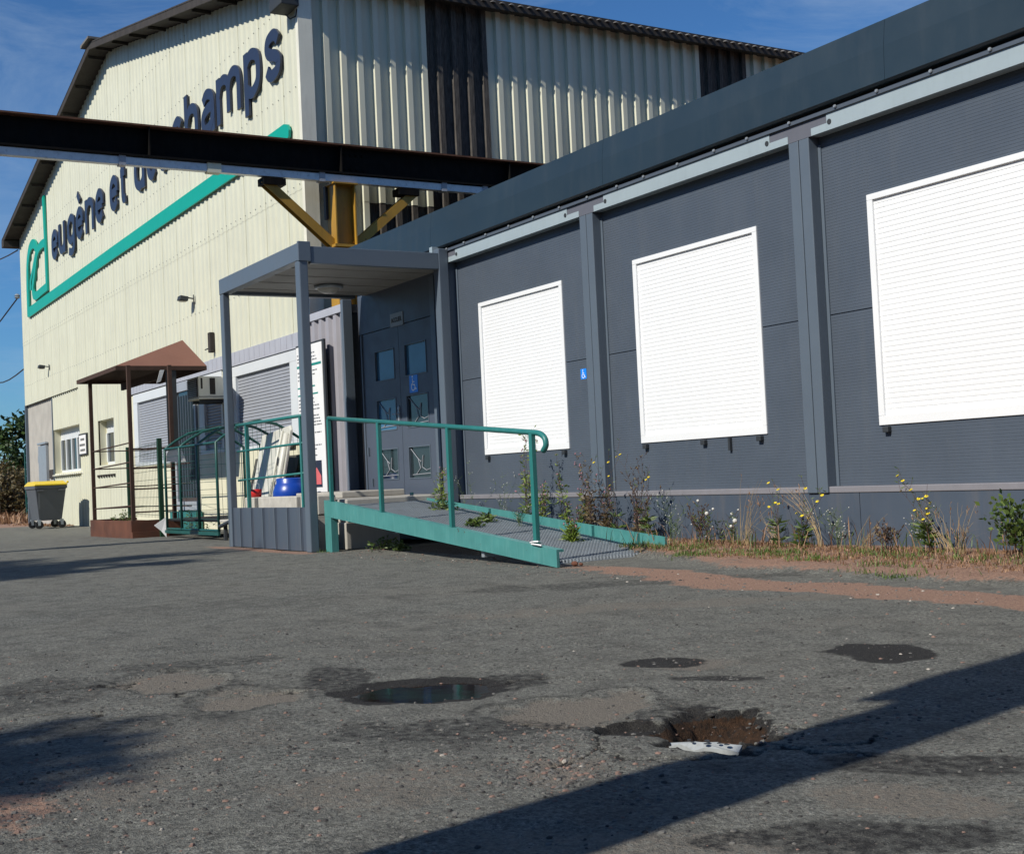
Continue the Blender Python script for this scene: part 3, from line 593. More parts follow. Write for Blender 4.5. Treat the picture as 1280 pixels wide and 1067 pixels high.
for ch, a, b, kd in L:
    bl = 7.12 + (a + 36.5) * .0085; mb = MB()
    for ci, path in enumerate(GL['e' if ch == 'è' else ch]):
        P_ = [(a + SW / 2 + u * (b - a - SW), bl + SW / 2 + v * (XH - SW)) for u, v in path]
        if len(path) == 2: Q = P_ if abs(path[0][1] - path[1][1]) < .1 else [(P_[0][0], P_[0][1] + SW * .5), (P_[1][0], P_[1][1] - SW * .5)]
        else:
            Q = [tuple(q) for q in smoothpts(P_, 5)]
            if path[-1] == (1, 0): Q.append((Q[-1][0], Q[-1][1] - SW * .5))
            if path[0] in ((0, 1), (.4, 1.28)): Q.insert(0, (Q[0][0], Q[0][1] + SW * .5))
        ribbon3(mb, Q, SW if ch != 'm' else SW * .95, YG - .078 - .002 * ci, YG - .04)
    if ch == 'è': ribbon3(mb, [(a + .2, bl + 1.18), (a + .44, bl + .95)], .16, YG - .078, YG - .04)
    obj('letter', mb, 'navy', sign)
logo = thing('green_logo', 'green linked line logo and long underline stripe below the navy lettering', 'logo', (-37.5, YG, 6.2))
mb = MB()
st = [(-40.0, 6.20), (-38.5, 6.21), (-30, 6.27), (-19.9, 6.31)]
ribbon3(mb, [(-39.98, 6.19), (-38, 6.21), (-30, 6.27), (-19.75, 6.31)], .29, YG - .078, YG - .035); 
mb.prism([(-19.75, 6.165), (-19.15, 6.17), (-19.02, 6.22), (-19.0, 6.32), (-19.06, 6.42), (-19.2, 6.46), (-19.75, 6.455)], 'y', YG - .078, YG - .035)
obj('stripe', mb, 'green', logo)
def stroke(pts, wd, dy, k=6):
    mb = MB(); ribbon3(mb, [tuple(p) for p in smoothpts(pts, k)], wd, YG - .078 - dy, YG - .035); obj('stroke', mb, 'green', logo)
stroke([(-38.45, 7.72), (-38.75, 8.0), (-39.15, 8.07), (-39.55, 7.95), (-39.85, 7.6), (-39.95, 7.1), (-39.97, 6.6), (-39.98, 6.08)], .27, .004)
stroke([(-37.38, 9.12), (-37.33, 8.3), (-37.28, 7.4), (-37.27, 6.45)], .21, .008)
stroke([(-37.2, 6.56), (-38.0, 6.54), (-38.7, 6.52), (-39.1, 6.6), (-39.15, 6.85), (-38.9, 7.15), (-38.55, 7.6), (-38.2, 7.78), (-37.7, 7.83), (-37.3, 7.8)], .23, .012)
stroke([(-39.45, 6.78), (-39.4, 7.05), (-39.0, 7.35), (-38.5, 7.75)], .17, .016)

# small wall fittings
def floodlight(x, z, label, grp=None, y=YG, s=1):
    t = thing('floodlight', label, 'floodlight', (x, y, z), 0, grp)
    mb = MB(); mb.box(-.05 * s, .05 * s, -.06 * s, -.03, -.14 * s, .14 * s); mb.tube([(0, -.05 * s, 0), (-.1 * s, -.3 * s, .05 * s)], .025 * s, 6); obj('bracket', mb, 'ink', t, local=True)
    mb = MB(); P = [(-.42 * s, -.10 * s), (-.38 * s, .06 * s), (-.1 * s, .02 * s), (-.12 * s, -.14 * s)]
    mb.prism([(p[0] - .12 * s, p[1] + .06 * s) for p in P], 'x', -.38 * s, -.02 * s); obj('lamp_housing', mb, 'ink', t, local=True, bevel=.01)
    mb = MB(); mb.box(-.34 * s, -.06 * s, -.5 * s, -.26 * s, -.088 * s, -.083 * s); obj('lens', mb, 'lens', t, local=True)
floodlight(-24.3, 4.40, 'black floodlight on the cream gable above the right end of the porch', s=.55)
floodlight(-37.6, 4.36, 'black floodlight on the cream gable near its far left corner', s=.55)
t = thing('siren_box', 'narrow dark vertical box fixed on the gable just above the lilac trim', 'alarm box', (-23.2, YG, 3.4))
mb = MB(); mb.box(-23.28, -23.15, YG - .12, YG - .03, 3.25, 3.62); obj('casing', mb, 'soffit', t, bevel=.01); mb = MB(); mb.tube([(-23.3, YG - .05, 3.35), (-23.5, YG - .1, 3.33)], .012, 5); obj('cable', mb, 'wire', t)
t = thing('eave_lamp', 'black box lamp hanging under the roof at the near corner of the warehouse', 'lamp', (-18.8, 7.5, 8.1))
mb = MB(); mb.box(-19.0, -18.5, 7.38, 7.68, 8.13, 8.36); obj('housing', mb, 'ink', t, bevel=.015); mb = MB(); mb.tube([(-18.75, 7.55, 8.06), (-18.7, 7.6, 7.98), (-18.6, 7.66, 8.0), (-18.55, 7.66, 8.1)], .012, 5); obj('cable', mb, 'wire', t)
sg = thing('notice_sign', 'small white framed notice with three dark lines beside the far window', 'sign', (-33.8, YG, 1.7))
mb = MB(); mb.box(-34.2, -33.36, YG - .05, YG + .015, 1.75, 2.30); obj('sign_frame', mb, 'ink', sg); mb = MB(); mb.box(-34.14, -33.42, YG - .054, YG - .0505, 1.79, 2.26); obj('sign_face', mb, 'paper', sg)
mb = MB()
for zz, a, b in ((2.12, -33.98, -33.6), (1.98, -34.08, -33.5), (1.85, -34.02, -33.55)):
    x = a
    while x < b: wv = random.uniform(.03, .05); mb.box(x, x + wv, YG - .057, YG - .0545, zz, zz + .06); x += wv + .025
obj('printed_text', mb, 'ink', sg)
# air conditioner
ac = thing('air_conditioner', 'aged white window air conditioner sticking out of the wall beside the porch', 'air conditioner', (-22.7, 7.4, 2.3))
mb = MB(); mb.box(-23.03, -22.40, 7.09, 7.69, 2.34, 2.74); obj('casing', mb, 'acwhite', ac, bevel=.012)
mb = MB(); mb.box(-22.99, -22.44, 7.078, 7.088, 2.38, 2.70); obj('grille_recess', mb, 'ink', ac)
mb = MB()
for i in range(9): mb.box(-22.98, -22.45, 7.062, 7.077, 2.395 + i * .034, 2.407 + i * .034)
obj('grille_slats', mb, 'shutgrey', ac)
mb = MB(); mb.box(-22.399, -22.394, 7.14, 7.17, 2.52, 2.71); mb.box(-22.399, -22.394, 7.30, 7.40, 2.42, 2.71); mb.box(-22.399, -22.392, 7.1, 7.68, 2.375, 2.385); obj('side_vents', mb, 'soffit', ac)
mb = MB(); mb.box(-22.95, -22.9, 7.15, 7.69, 2.28, 2.335); mb.box(-22.55, -22.5, 7.15, 7.69, 2.28, 2.335); mb.tube([(-22.5, 7.62, 2.3), (-22.5, 7.62, 1.5)], .03, 6); obj('bracket', mb, 'ink', ac)
# overhead wires at the left
for (a, b, lb) in (((-41.4, 7.65, 8.3), (-60, 8.9, 11.8), 'dark overhead wire reaching the left eave of the warehouse'), ((-41.4, 7.65, 6.9), (-60, 6.6, 5.0), 'dark overhead wire reaching the left wall below the eave'), ((-41.4, 7.7, 4.65), (-60, 9.3, 6.4), 'dark overhead wire reaching the left wall at mid height')):
    mb = MB(); A, B = Vector(a), Vector(b); mb.tube([A.lerp(B, i / 8) - Vector((0, 0, .5 * math.sin(math.pi * i / 8))) for i in range(9)], .022, 5); tag(obj('overhead_wire', mb, 'wire'), lb, 'wire')
mb = MB(); mb.lathe([(.05, 0), (.09, .03), (.05, .06), (.09, .09), (.04, .14)], (-41.45, 7.6, 6.82), 10); tag(obj('wire_insulator', mb, 'galv'), 'small insulator fixed to the left edge of the gable holding a wire', 'insulator')

# ------------------------------------------------------------------ crane runway
cr = thing('crane_runway', 'black steel runway beam on an ochre post crossing in front of the warehouse', 'crane beam', (-18, 8.0, 0))
mb = MB(); bx = -18.0; y0, y1 = -8.0, 13.5
mb.box(bx - .15, bx + .15, y0, y1, 5.40, 5.425); mb.box(bx - .01, bx + .01, y0, y1, 5.426, 5.829)
obj('beam_web', mb, 'blackbeam', cr)
mb = MB(); mb.box(bx - .15, bx + .15, y0, y1, 5.83, 5.855); obj('top_flange', mb, 'rustedge', cr)
for yy in (5.1, 10.97, 8.0, 1.0):
    mb = MB(); mb.box(bx + .011, bx + .14, yy - .008, yy + .008, 5.426, 5.829); mb.box(bx - .14, bx - .011, yy - .008, yy + .008, 5.426, 5.829); obj('stiffener', mb, 'blackbeam', cr)
mb = MB()
for i in range(5):
    for zz in (5.5, 5.72): mb.lathe([(.018, 0), (.018, .02)], (bx + .011, 8.0 + i * .1, zz), 6, 'x')
obj('bolts', mb, 'blackbeam', cr)
mb = MB(); mb.box(bx + .0, bx + .11, y0, 10.55, 5.275, 5.385); tr_ = obj('conductor_track', mb, 'strip2', cr, bevel=.004)
mb = MB()
for yy in (4.72, 7.68, 9.75, 1.7, 10.5): mb.box(bx - .012, bx + .125, yy - .045, yy + .045, 5.262, 5.40)
obj('track_bracket', mb, 'shutgrey', tr_)
mb = MB(); mb.box(bx - .013, bx + .127, 5.92, 6.12, 5.26, 5.399); obj('track_joint', mb, 'creamplain', tr_)
mb = MB(); mb.box(bx - .12, bx + .12, 10.53, 10.75, 5.25, 5.37); obj('track_end', mb, 'strip', tr_)
py0, py1 = 7.86, 8.20
def hcol(mb, x, ya, yb, z0, z1, wd=.17):
    mb.box(x - wd, x + wd, ya, ya + .02, z0, z1); mb.box(x - wd, x + wd, yb - .02, yb, z0, z1); mb.box(x - .008, x + .008, ya + .02, yb - .02, z0, z1)
mb = MB(); hcol(mb, bx, py0, py1, 0, 5.26, .15); mb.box(bx - .2, bx + .2, py0 - .05, py1 + .05, 4.28, 4.32); mb.box(bx - .18, bx + .18, py0 - .03, py1 + .03, 5.24, 5.262); obj('column', mb, 'yellow', cr)
mb = MB()
for (pa, pb) in (((bx, 6.78, 5.24), (bx, py0, 4.33)), ((bx, 9.28, 5.24), (bx, py1, 4.33))):
    A, B = Vector(pa), Vector(pb); d = (B - A).normalized(); nrm = Vector((0, -d.z, d.y))
    for (u, v, tx) in ((-.06, .06, -.06), (-.06, -.045, .06)):
        pass
    for (x0_, x1_, n0, n1) in ((-.07, .07, .05, .065), (-.07, -.055, -.065, .05), (.055, .07, -.065, .05)):
        q = []
        for P_ in (A, B):
            for xx, nn in ((x0_, n0), (x1_, n0), (x1_, n1), (x0_, n1)): q.append(P_ + Vector((xx, 0, 0)) + nrm * nn)
        mb.add(q, [(3, 2, 1, 0), (4, 5, 6, 7), (0, 1, 5, 4), (1, 2, 6, 5), (2, 3, 7, 6), (3, 0, 4, 7)])
obj('knee_brace', mb, 'yellow', cr)
for q in (6.75, 8.95): mb = MB(); mb.box(bx - .12, bx + .12, q, q + .35, 5.16, 5.262); obj('gusset', mb, 'blackbeam', cr)
mb = MB(); hcol(mb, bx, -6.2, -5.86, 0, 5.39, .15); obj('column', mb, 'yellow', cr)
mb = MB(); mb.box(-18.2, -18.12, 7.82, 7.88, 4.75, 5.25); obj('cable_box', mb, 'ink', cr)
t = thing('hoist_motor', 'small dark motor bracket beside the ochre post at wall level', 'motor', (-18.3, 8.7, 4.3))
mb = MB(); mb.box(-18.58, -18.3, 8.45, 8.85, 4.32, 4.5); mb.box(-18.58, -18.35, 8.5, 8.75, 4.5, 4.56); obj('housing', mb, 'ink', t, bevel=.02); mb = MB(); mb.tube([(-18.4, 8.5, 4.4), (-18.3, 8.35, 4.38)], .02, 6); obj('cable', mb, 'wire', t)

# ------------------------------------------------------------------ modular building
F = 7.27; RC = .105; PY = F + RC
ZB, ZT0, ZT1 = .535, 3.27, 3.40
mod = thing('modular_building', 'single storey slate grey modular building with closed white roller shutters', 'modular building', (-7.5, F, 0))
seams = [-13.46, -10.46, -7.478, -4.49, -1.5]
SH = [(-12.82, -11.10), (-9.85, -8.13), (-6.88, -5.14), (-3.9, -2.2)]; SZ0, SZ1 = .985, 2.72
def ribbed(mb, x0, x1, z0, z1, pitch=.0235, dep=.0016):
    n = max(1, int(round((z1 - z0) / pitch))); p = (z1 - z0) / n; pts = []
    for i in range(n): pts += [(PY - dep, z0 + i * p), (PY - dep, z0 + i * p + p * .78), (PY, z0 + i * p + p * .86), (PY, z0 + i * p + p * .96)]
    pts.append((PY - dep, z1)); m = len(pts)
    mb.add([(x0, a, b) for a, b in pts] + [(x1, a, b) for a, b in pts], [(i, m + i, m + i + 1, i + 1) for i in range(m - 1)])
for i in range(4):
    a, b = seams[i] + .115, seams[i + 1] - .115; s0, s1 = SH[i]
    if i == 0: a = seams[0] + .14
    mb = MB()
    for z0, z1 in ((ZB + .005, 1.868), (1.876, ZT0 - .001)):
        zz0, zz1 = max(z0, SZ0), min(z1, SZ1)
        ribbed(mb, a, s0, z0, z1); ribbed(mb, s1, b, z0, z1)
        if z0 < SZ0: ribbed(mb, s0, s1, z0, SZ0)
        if z1 > SZ1: ribbed(mb, s0, s1, SZ1, z1)
    mb.box(a, s0, PY + .006, PY + .02, 1.86, 1.88); mb.box(s1, b, PY + .006, PY + .02, 1.86, 1.88)
    obj('wall_panel', mb, 'slate', mod)
    for q in (a, b - .03): mb = MB(); mb.box(q, q + .03, PY - .012, PY - .003, ZB + .005, ZT0 - .06); obj('edge_bead', mb, 'slatepost', mod)
    # roller shutter
    f = MB(); fw = .045; yf = PY - .014
    f.box(s0 - .01, s1 + .01, yf, PY + .03, SZ1 - fw, SZ1); f.box(s0 - .01, s0 + fw, yf, PY + .03, SZ0 + .07, SZ1 - fw - .0005); f.box(s1 - fw, s1 + .01, yf, PY + .03, SZ0 + .07, SZ1 - fw - .0005); f.box(s0 - .01, s1 + .01, yf, PY + .03, SZ0, SZ0 + .0695)
    rs = obj('roller_shutter', f, 'white', mod, bevel=.003)
    shutter(rs, s0 + fw, s1 - fw, SZ0 + .06, SZ1 - fw, PY + .008, .0385, 'white', .0016)
    for xx in (s0 + .07, s1 - .07) + ((s0 + .92, ) if i == 1 else ()):
        mb = MB(); mb.box(xx - .027, xx + .027, PY - .042, PY - .003, SZ0 - .055, SZ0 - .012); obj('shutter_stop', mb, 'ink', mod, bevel=.004)
    if i == 1: mb = MB(); mb.box(s0 + 1.25, s0 + 1.275, PY - .03, PY - .003, SZ0 - .12, SZ0 - .01); obj('strap_slot', mb, 'ink', mod)
    # beam strip, joint plates
    a, b = seams[i] + .04, seams[i + 1] - .04
    mb = MB(); c = .28
    mb.prism([(a + .11, ZT0), (b - .07, ZT0), (b - .07, ZT0 + .058), (b - c, ZT0 + .058), (b - c, ZT1), (a + c, ZT1), (a + c, ZT0 + .058), (a + .11, ZT0 + .058)], 'y', F - .004, F + .10)
    obj('beam_strip', mb, 'strip', mod)
    mb = MB()
    for xx in (a + c + .03, b - c - .03): mb.lathe([(.021, 0), (.021, -.004)], (xx, F - .0045, ZT0 + .062), 12, 'y')
    obj('lifting_holes', mb, 'ink', mod)
for i in range(5): s = seams[i]; mb = MB(); mb.box(s - .32, s + .32, F + .002, F + .1, ZT0 + .001, ZT1 - .001); obj('joint_plate', mb, 'plum', mod)
for i in range(5):
    s = seams[i]
    for a, b in ((s - .112, s - .004), (s + .004, s + .112)):
        mb = MB(); mb.box(a, b, F, F + .12, ZB - .045, ZT0 - .0005); obj('corner_post', mb, 'slatepost', mod, bevel=.006)
    mb = MB(); mb.box(s - .004, s + .004, F + .012, F + .1, ZB - .04, ZT0 - .002); obj('post_gap', mb, 'dark', mod)
mb = MB()
for i in range(4): mb.box(seams[i] + .113, seams[i + 1] - .113, F + .012, F + .13, ZB - .045, ZB + .004)
obj('sill_rail', mb, 'sill', mod, bevel=.006)
sk = [-16.5, -13.3, -10.2, -7.06, -3.95, -.9]
for a, b in zip(sk[:-1], sk[1:]):
    mb = MB(); mb.box(a + .003, b - .003, F + .02, F + .06, -.15, ZB - .046); obj('skirt_panel', mb, 'slateskirt', mod)
mb = MB()
FX0, FX1 = -16.55, 1.0
P = [(F - .05, 3.455), (F - .07, 3.47), (F - .06, 3.72), (F - .035, 3.915), (F + .25, 3.93), (F + .25, 3.455)]
for a, b in ((FX0, -13.62), (-13.617, -10.05), (-10.047, -6.5), (-6.497, -2.9), (-2.897, FX1)): mb.prism(P[::-1], 'x', a, b)
obj('roof_fascia', mb, 'fascia', mod)
mb = MB(); mb.box(FX0, FX1, F - .02, F + .1, ZT1, 3.43); obj('eave_trim', mb, 'slate', mod)
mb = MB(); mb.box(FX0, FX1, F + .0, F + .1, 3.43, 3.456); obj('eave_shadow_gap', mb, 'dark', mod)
mb = MB(); x = -13.3
while x < 0: mb.lathe([(.012, 0), (.015, -.006), (.010, -.016)], (x, F - .0205, 3.424), 8, 'y'); x += .5 if int(x * 10) % 7 else .42
obj('fixing_screws', mb, 'galv', mod)
mb = MB(); mb.box(FX0, FX1, F + .26, F + 6.3, 3.6, 3.86); obj('flat_roof', mb, 'fascia', mod)
mb = MB(); mb.box(-13.6, 1.0, F + .16, F + 6.2, .1, 3.55); obj('inner_core', mb, 'dark', mod)
mb = MB(); mb.box(-16.45, -13.6, F + .4, F + 6.2, .1, 3.55); obj('inner_core', mb, 'dark', mod)
# entrance bay: recessed double door
DX0, DX1, DY = -16.20, -13.99, 7.40
mb = MB(); mb.box(DX0, DX1 + .42, DY, DY + .06, 2.745, 3.4); mb.box(DX1, -13.57, DY + .002, DY + .06, .3, 2.7445); obj('transom_panel', mb, 'darkdoor', mod)
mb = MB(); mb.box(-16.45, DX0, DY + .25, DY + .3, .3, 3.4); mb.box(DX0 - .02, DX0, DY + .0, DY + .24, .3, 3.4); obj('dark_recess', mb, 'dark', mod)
mb = MB(); mb.box(-16.5, -16.42, F, F + .14, .3, 3.27); obj('corner_post', mb, 'slatepost', mod, bevel=.006)
mb = MB(); mb.box(-13.98, -13.9, DY - .06, DY - .001, .5, 3.2); mb.box(-13.86, -13.80, DY - .09, DY - .001, .5, 3.2); mb.box(-13.72, -13.58, F + .01, DY - .001, .5, 3.27); obj('door_jamb', mb, 'slatepost', mod, bevel=.005)
wins = [(2.06, 2.47), (1.40, 1.82), (.755, 1.165)]
for (a, b, wa, wb, side) in ((DX0 + .01, -15.012, -15.74, -15.15, 0), (-15.004, DX1 - .005, -14.85, -14.245, 1)):
    mb = MB(); zs = [.52] + [z for w_ in wins[::-1] for z in w_] + [2.735]
    mb.box(a, wa, DY + .005, DY + .05, .52, 2.735); mb.box(wb, b, DY + .005, DY + .05, .52, 2.735)
    for z0, z1 in ((.52, .755), (1.165, 1.40), (1.82, 2.06), (2.47, 2.735)): mb.box(wa, wb, DY + .005, DY + .05, z0, z1)
    leaf = obj('door_leaf', mb, 'darkdoor', mod)
    for kk, (z0, z1) in enumerate(wins):
        mb = MB(); mb.box(wa, wb, DY + .03, DY + .036, z0, z1); obj('door_pane', mb, 'blueglass' if (kk == 0 or (kk == 1 and side == 0)) else 'glass', leaf)
        mb = MB(); g = .012
        for q in ((wa, wb, z0, z0 + g), (wa, wb, z1 - g, z1)): mb.box(q[0], q[1], DY - .002, DY + .028, q[2], q[3])
        for q in ((wa, wa + g), (wb - g, wb)): mb.box(q[0], q[1], DY - .0015, DY + .0275, z0 + g, z1 - g)
        obj('pane_bead', mb, 'slatepost', leaf)
        mb = MB(); cx = (wa + wb) / 2; hh = z1 - z0   # wrought pattern behind the glass
        nodes = [(wa + .03, z1 - .03), (cx - .08, z1 - .16), (cx, z1 - .2), (cx + .06, z1 - .12), (cx + .03, z0 + .14), (cx + .14, z0 + .1), (wb - .04, z0 + .12)]
        mb.tube([(x, DY + .022, z) for x, z in nodes], .005, 5); mb.tube([(cx - .15, DY + .022, z0 + .05), (cx - .02, DY + .022, z0 + .13), (cx - .08, DY + .022, z1 - .16)], .005, 5); mb.tube([(wa + .06, DY + .021, z0 + .05), (wb - .05, DY + .021, z0 + .06)], .005, 5)
        if kk: obj('pane_grille', mb, 'shutgrey', leaf)
    if side == 0:
        mb = MB(); mb.lathe([(.03, 0), (.03, -.012), (.024, -.016)], (-15.07, DY + .004, 1.67), 16, 'y'); mb.box(-15.09, -15.05, DY - .01, DY + .004, 1.45, 1.64); mb.tube([(-15.07, DY - .01, 1.6), (-15.07, DY - .05, 1.6), (-15.17, DY - .05, 1.6)], .009, 6); obj('handle', mb, 'galv', leaf)
        mb = MB(); mb.box(-16.13, -16.11, DY - .012, DY + .004, .52, 2.735); mb.box(-16.05, -16.02, DY - .02, DY + .004, 1.1, 1.2); mb.box(-15.95, -15.93, DY - .02, DY + .004, .68, .78); obj('hinge', mb, 'slatepost', leaf)
mb = MB(); mb.box(-16.2, -13.6, F + .02, DY + .05, .45, .515); obj('threshold', mb, 'concrete', mod)
mb = MB(); mb.box(-15.20, -14.83, DY - .008, DY - .001, 2.73, 2.90); pl = obj('name_plate', mb, 'plategrey', mod)
t = text_mb('ACCUEIL', .085, .001, .001); V = np.array(t.v); m_ = MB(); m_.add([(-15.17 + (v[0] - V[:, 0].min()) / (V[:, 0].max() - V[:, 0].min()) * .31, DY - .0095 - v[2], 2.785 + v[1]) for v in t.v], [f[::-1] for f in t.f]); obj('plate_text', m_, 'ink', pl)
def access_sticker(x0, z0, s, y, label):
    t = thing('access_sticker', label, 'sticker', (x0, y, z0))
    mb = MB(); mb.box(x0, x0 + s, y - .003, y, z0, z0 + s * 1.02); obj('sticker_back', mb, 'blueprint', t)
    mb = MB(); yq = y - .0042
    def rib(pts, wd, dy): ribbon3(mb, [(x0 + p[0] * s, z0 + p[1] * s) for p in pts], wd * s, yq - dy, y - .0031)
    n = 14; c = (.45, .33); r = .21
    rib([(c[0] + r * math.cos(a), c[1] + r * math.sin(a)) for a in np.linspace(R(130), R(345), n)], .065, 0)
    rib([(.40, .78), (.41, .44), (.64, .42), (.74, .18), (.84, .20)], .075, .0003); rib([(.41, .60), (.62, .58)], .06, .0006)
    mb.lathe([(.065 * s, 0), (.065 * s, -.0012)], (x0 + .40 * s, y - .0031, z0 + .88 * s), 14, 'y'); obj('wheelchair_symbol', mb, 'whiteprint', t)
access_sticker(-14.74, 1.84, .23, DY + .004, 'blue wheelchair sticker on the right leaf of the entrance door')
access_sticker(-10.695 + .02, 1.66, .1, F - .0005, 'small blue wheelchair sticker on the post between the first two shutters')

# ------------------------------------------------------------------ entrance canopy
can = thing('entrance_canopy', 'slate steel entrance canopy frame with stained ceiling over the landing', 'canopy', (-14.6, 6.3, 0))
CX0, CX1, CY = -16.05, -13.32, 5.40
for (a, b, c, d) in ((CX0, CX0 + .13, CY + .004, CY + .09), (CX1 - .14, CX1 - .002, CY + .004, CY + .105)):
    mb = MB(); mb.box(a, b, c, d, .0, 3.214); obj('post', mb, 'slatepost', can, bevel=.01)
mb = MB(); mb.box(CX0, CX1 - .03, CY, CY + .12, 3.215, 3.41); obj('front_beam', mb, 'slatepost', can, bevel=.006)
mb = MB(); mb.box(CX1 - .029, CX1 + .01, CY - .006, CY + .14, 3.205, 3.425); obj('corner_casting', mb, 'slatepost', can, bevel=.006)
mb = MB(); mb.box(CX1 - .08, CX1, CY + .141, F - .13, 3.185, 3.375); obj('side_beam', mb, 'slatepost', can, bevel=.006)
mb = MB(); mb.box(CX0, CX0 + .1, CY + .121, F - .01, 3.215, 3.37); obj('side_beam', mb, 'slatepost', can, bevel=.006)
mb = MB(); mb.box(CX1 - .13, CX1 + .005, F - .13, F - .003, .45, 3.43); obj('rear_post', mb, 'slatepost', can, bevel=.01)
mb = MB(); mb.box(CX1 - .20, CX1 - .131, F - .14, F - .05, 3.376, 3.47); obj('rear_cap', mb, 'strip', can)
mb = MB(); mb.box(CX0 + .1, CX1 - .081, CY + .121, DY, 3.255, 3.29)
for i in range(5): x = CX0 + .35 + i * .55; mb.box(x, x + .02, CY + .13, DY - .01, 3.249, 3.2545)
obj('ceiling', mb, 'ceiling', can)
mb = MB(); mb.box(CX0 + .02, CX1 - .09, CY + .13, DY - .01, 3.31, 3.36); obj('roof_deck', mb, 'slate', can)
mb = MB(); mb.lathe([(.001, -.10), (.08, -.092), (.13, -.06), (.155, -.02), (.16, 0)], (-15.2, 6.55, 3.248), 24); mb.cur = 1; mb.lathe([(.185, 0), (.185, -.03), (.165, -.035)], (-15.2, 6.55, 3.247), 24); obj('ceiling_lamp', mb, ['lens', 'galv'], can, smooth=True)
mb = MB(); pr = []; x = CX0 + .02
P = [(CX0 + .01, CY + .03)]
while x < CX1 - .20: P += [(x, CY + .03), (x + .008, CY + .012), (x + .028, CY + .012), (x + .036, CY + .03)]; x += .40
P += [(CX1 - .145, CY + .03), (CX1 - .145, CY + .05), (CX0 + .01, CY + .05)]
mb.prism(P, 'z', .01, .495); obj('skirt', mb, 'slateskirt', can)
x = CX0 + .028
while x < CX1 - .20: mb = MB(); mb.box(x, x + .016, CY + .004, CY + .0115, .012, .49); obj('rib_highlight', mb, 'slatepost', can, bevel=.003); x += .40  # lighter strips paint edge highlights onto the rib crests
mb = MB()
for z0, z1 in ((1.53, 1.52), (1.20, 1.215), (.835, .88)): mb.tube([(CX0 + .18, CY + .10, z0), (CX1 - .1, CY + .10, z1)], .021 if z0 > 1.4 else .014, 8)
obj('guard_rail', mb, 'teal', can, smooth=True)
for x in (-15.52, -13.72): mb = MB(); mb.box(x - .022, x + .022, CY + .085, CY + .125, .46, 1.515); obj('rail_post', mb, 'teal', can)
# landing, blocks
mb = MB(); mb.box(-15.95, -13.35, 5.86, F + .02, .30, .56); mb.box(-14.9, -13.35, 5.84, 6.5, .0, .30); mb.box(-16.1, -14.6, 6.35, 7.2, .56, .635); tag(obj('landing_slab', mb, 'concrete', bevel=.012), 'stained concrete landing slab in front of the entrance door', 'landing')
for i, (a, b, lb) in enumerate(((-15.98, -15.62, 'short concrete block at the left end of the landing edge'), (-15.55, -15.1, 'concrete block second from the left on the landing edge'), (-15.05, -14.2, 'long pale concrete block in the middle of the landing edge'), (-14.12, -13.6, 'concrete block at the right end of the landing edge beside the post'))):
    mb = MB(); mb.box(a, b, 5.60 + .02 * (i % 2), 5.84, .40, .615); tag(obj('concrete_block', mb, 'block', bevel=.012), lb, 'concrete block', 'concrete blocks edging the landing')
mb = MB(); mb.box(-15.98, -13.6, 5.60, 5.85, .0, .39); tag(obj('block_plinth', mb, 'block'), 'low block plinth behind the ribbed skirt carrying the loose blocks', 'plinth')

# ------------------------------------------------------------------ access ramp
rm = thing('access_ramp', 'teal steel wheelchair ramp with grating floor leading up to the entrance', 'ramp', (-11, 6.2, 0))
xa, xb, za, zb = -13.28, -8.63, .565, .14
def zr(x): return za + (x - xa) / (xb - xa) * (zb - za)
mb = MB(); mb.prism([(xa, zr(xa) - .175), (xb, 0.0), (xb, zb), (xa, za)], 'y', 5.56, 5.585); mb.prism([(xa, zr(xa) - .02), (xb, zb - .02), (xb, zb), (xa, za)], 'y', 5.585, 5.63); obj('side_beam', mb, 'tealbeam', rm)
mb = MB(); mb.box(xa, xa + .17, 5.562, 5.64, .0, zr(xa) - .17); obj('leg', mb, 'tealbeam', rm)
mb = MB(); xc, xd = -13.75, -8.92
mb.prism([(xc, .44), (xd, .03), (xd, .15), (xc, .56)], 'y', 6.86, 6.885)
for x in (-13.7, -11.9, -10.0, -9.3): zz = .56 + (x - xc) / (xd - xc) * (-.41); mb.box(x - .02, x + .02, 6.83, 6.86, zz - .12, zz + (.04 if x < -13.6 else -.002))
obj('side_beam', mb, 'tealbeam', rm)
# grating: bearing bars along the slope and cross bars
mb = MB(); gxa, gxb = -13.3, -8.95
def zg(x): return .50 + (x + 13.3) / (4.35) * (-.47)
y = 5.60
while y < 6.85: mb.add([(gxa, y, zg(gxa) - .025), (gxb, y, zg(gxb) - .025), (gxb, y, zg(gxb)), (gxa, y, zg(gxa)), (gxa, y + .004, zg(gxa) - .025), (gxb, y + .004, zg(gxb) - .025), (gxb, y + .004, zg(gxb)), (gxa, y + .004, zg(gxa))], [(0, 1, 2, 3), (7, 6, 5, 4), (3, 2, 6, 7)]); y += .034
x = gxa
while x < gxb: mb.box(x, x + .006, 5.60, 6.85, zg(x) - .012, zg(x) + .001); x += .045
for x in (-13.3, -11.6, -9.9, -8.98): mb.box(x, x + .05, 5.60, 6.85, max(zg(x) - .09, -.02), zg(x) - .0255)
obj('grating', mb, 'galv', rm)
mb = MB(); 
hp = [(-13.13, 5.59, 1.455), (-8.98, 5.59, 1.085), (-8.85, 5.59, 1.07), (-8.77, 5.59, 1.03), (-8.755, 5.59, .97), (-8.80, 5.59, .925)]
mb.tube([hp[0], hp[1]] + [tuple(p) for p in smoothpts(hp[1:], 4)][1:], .024, 10); obj('handrail', mb, 'teal', rm, smooth=True)
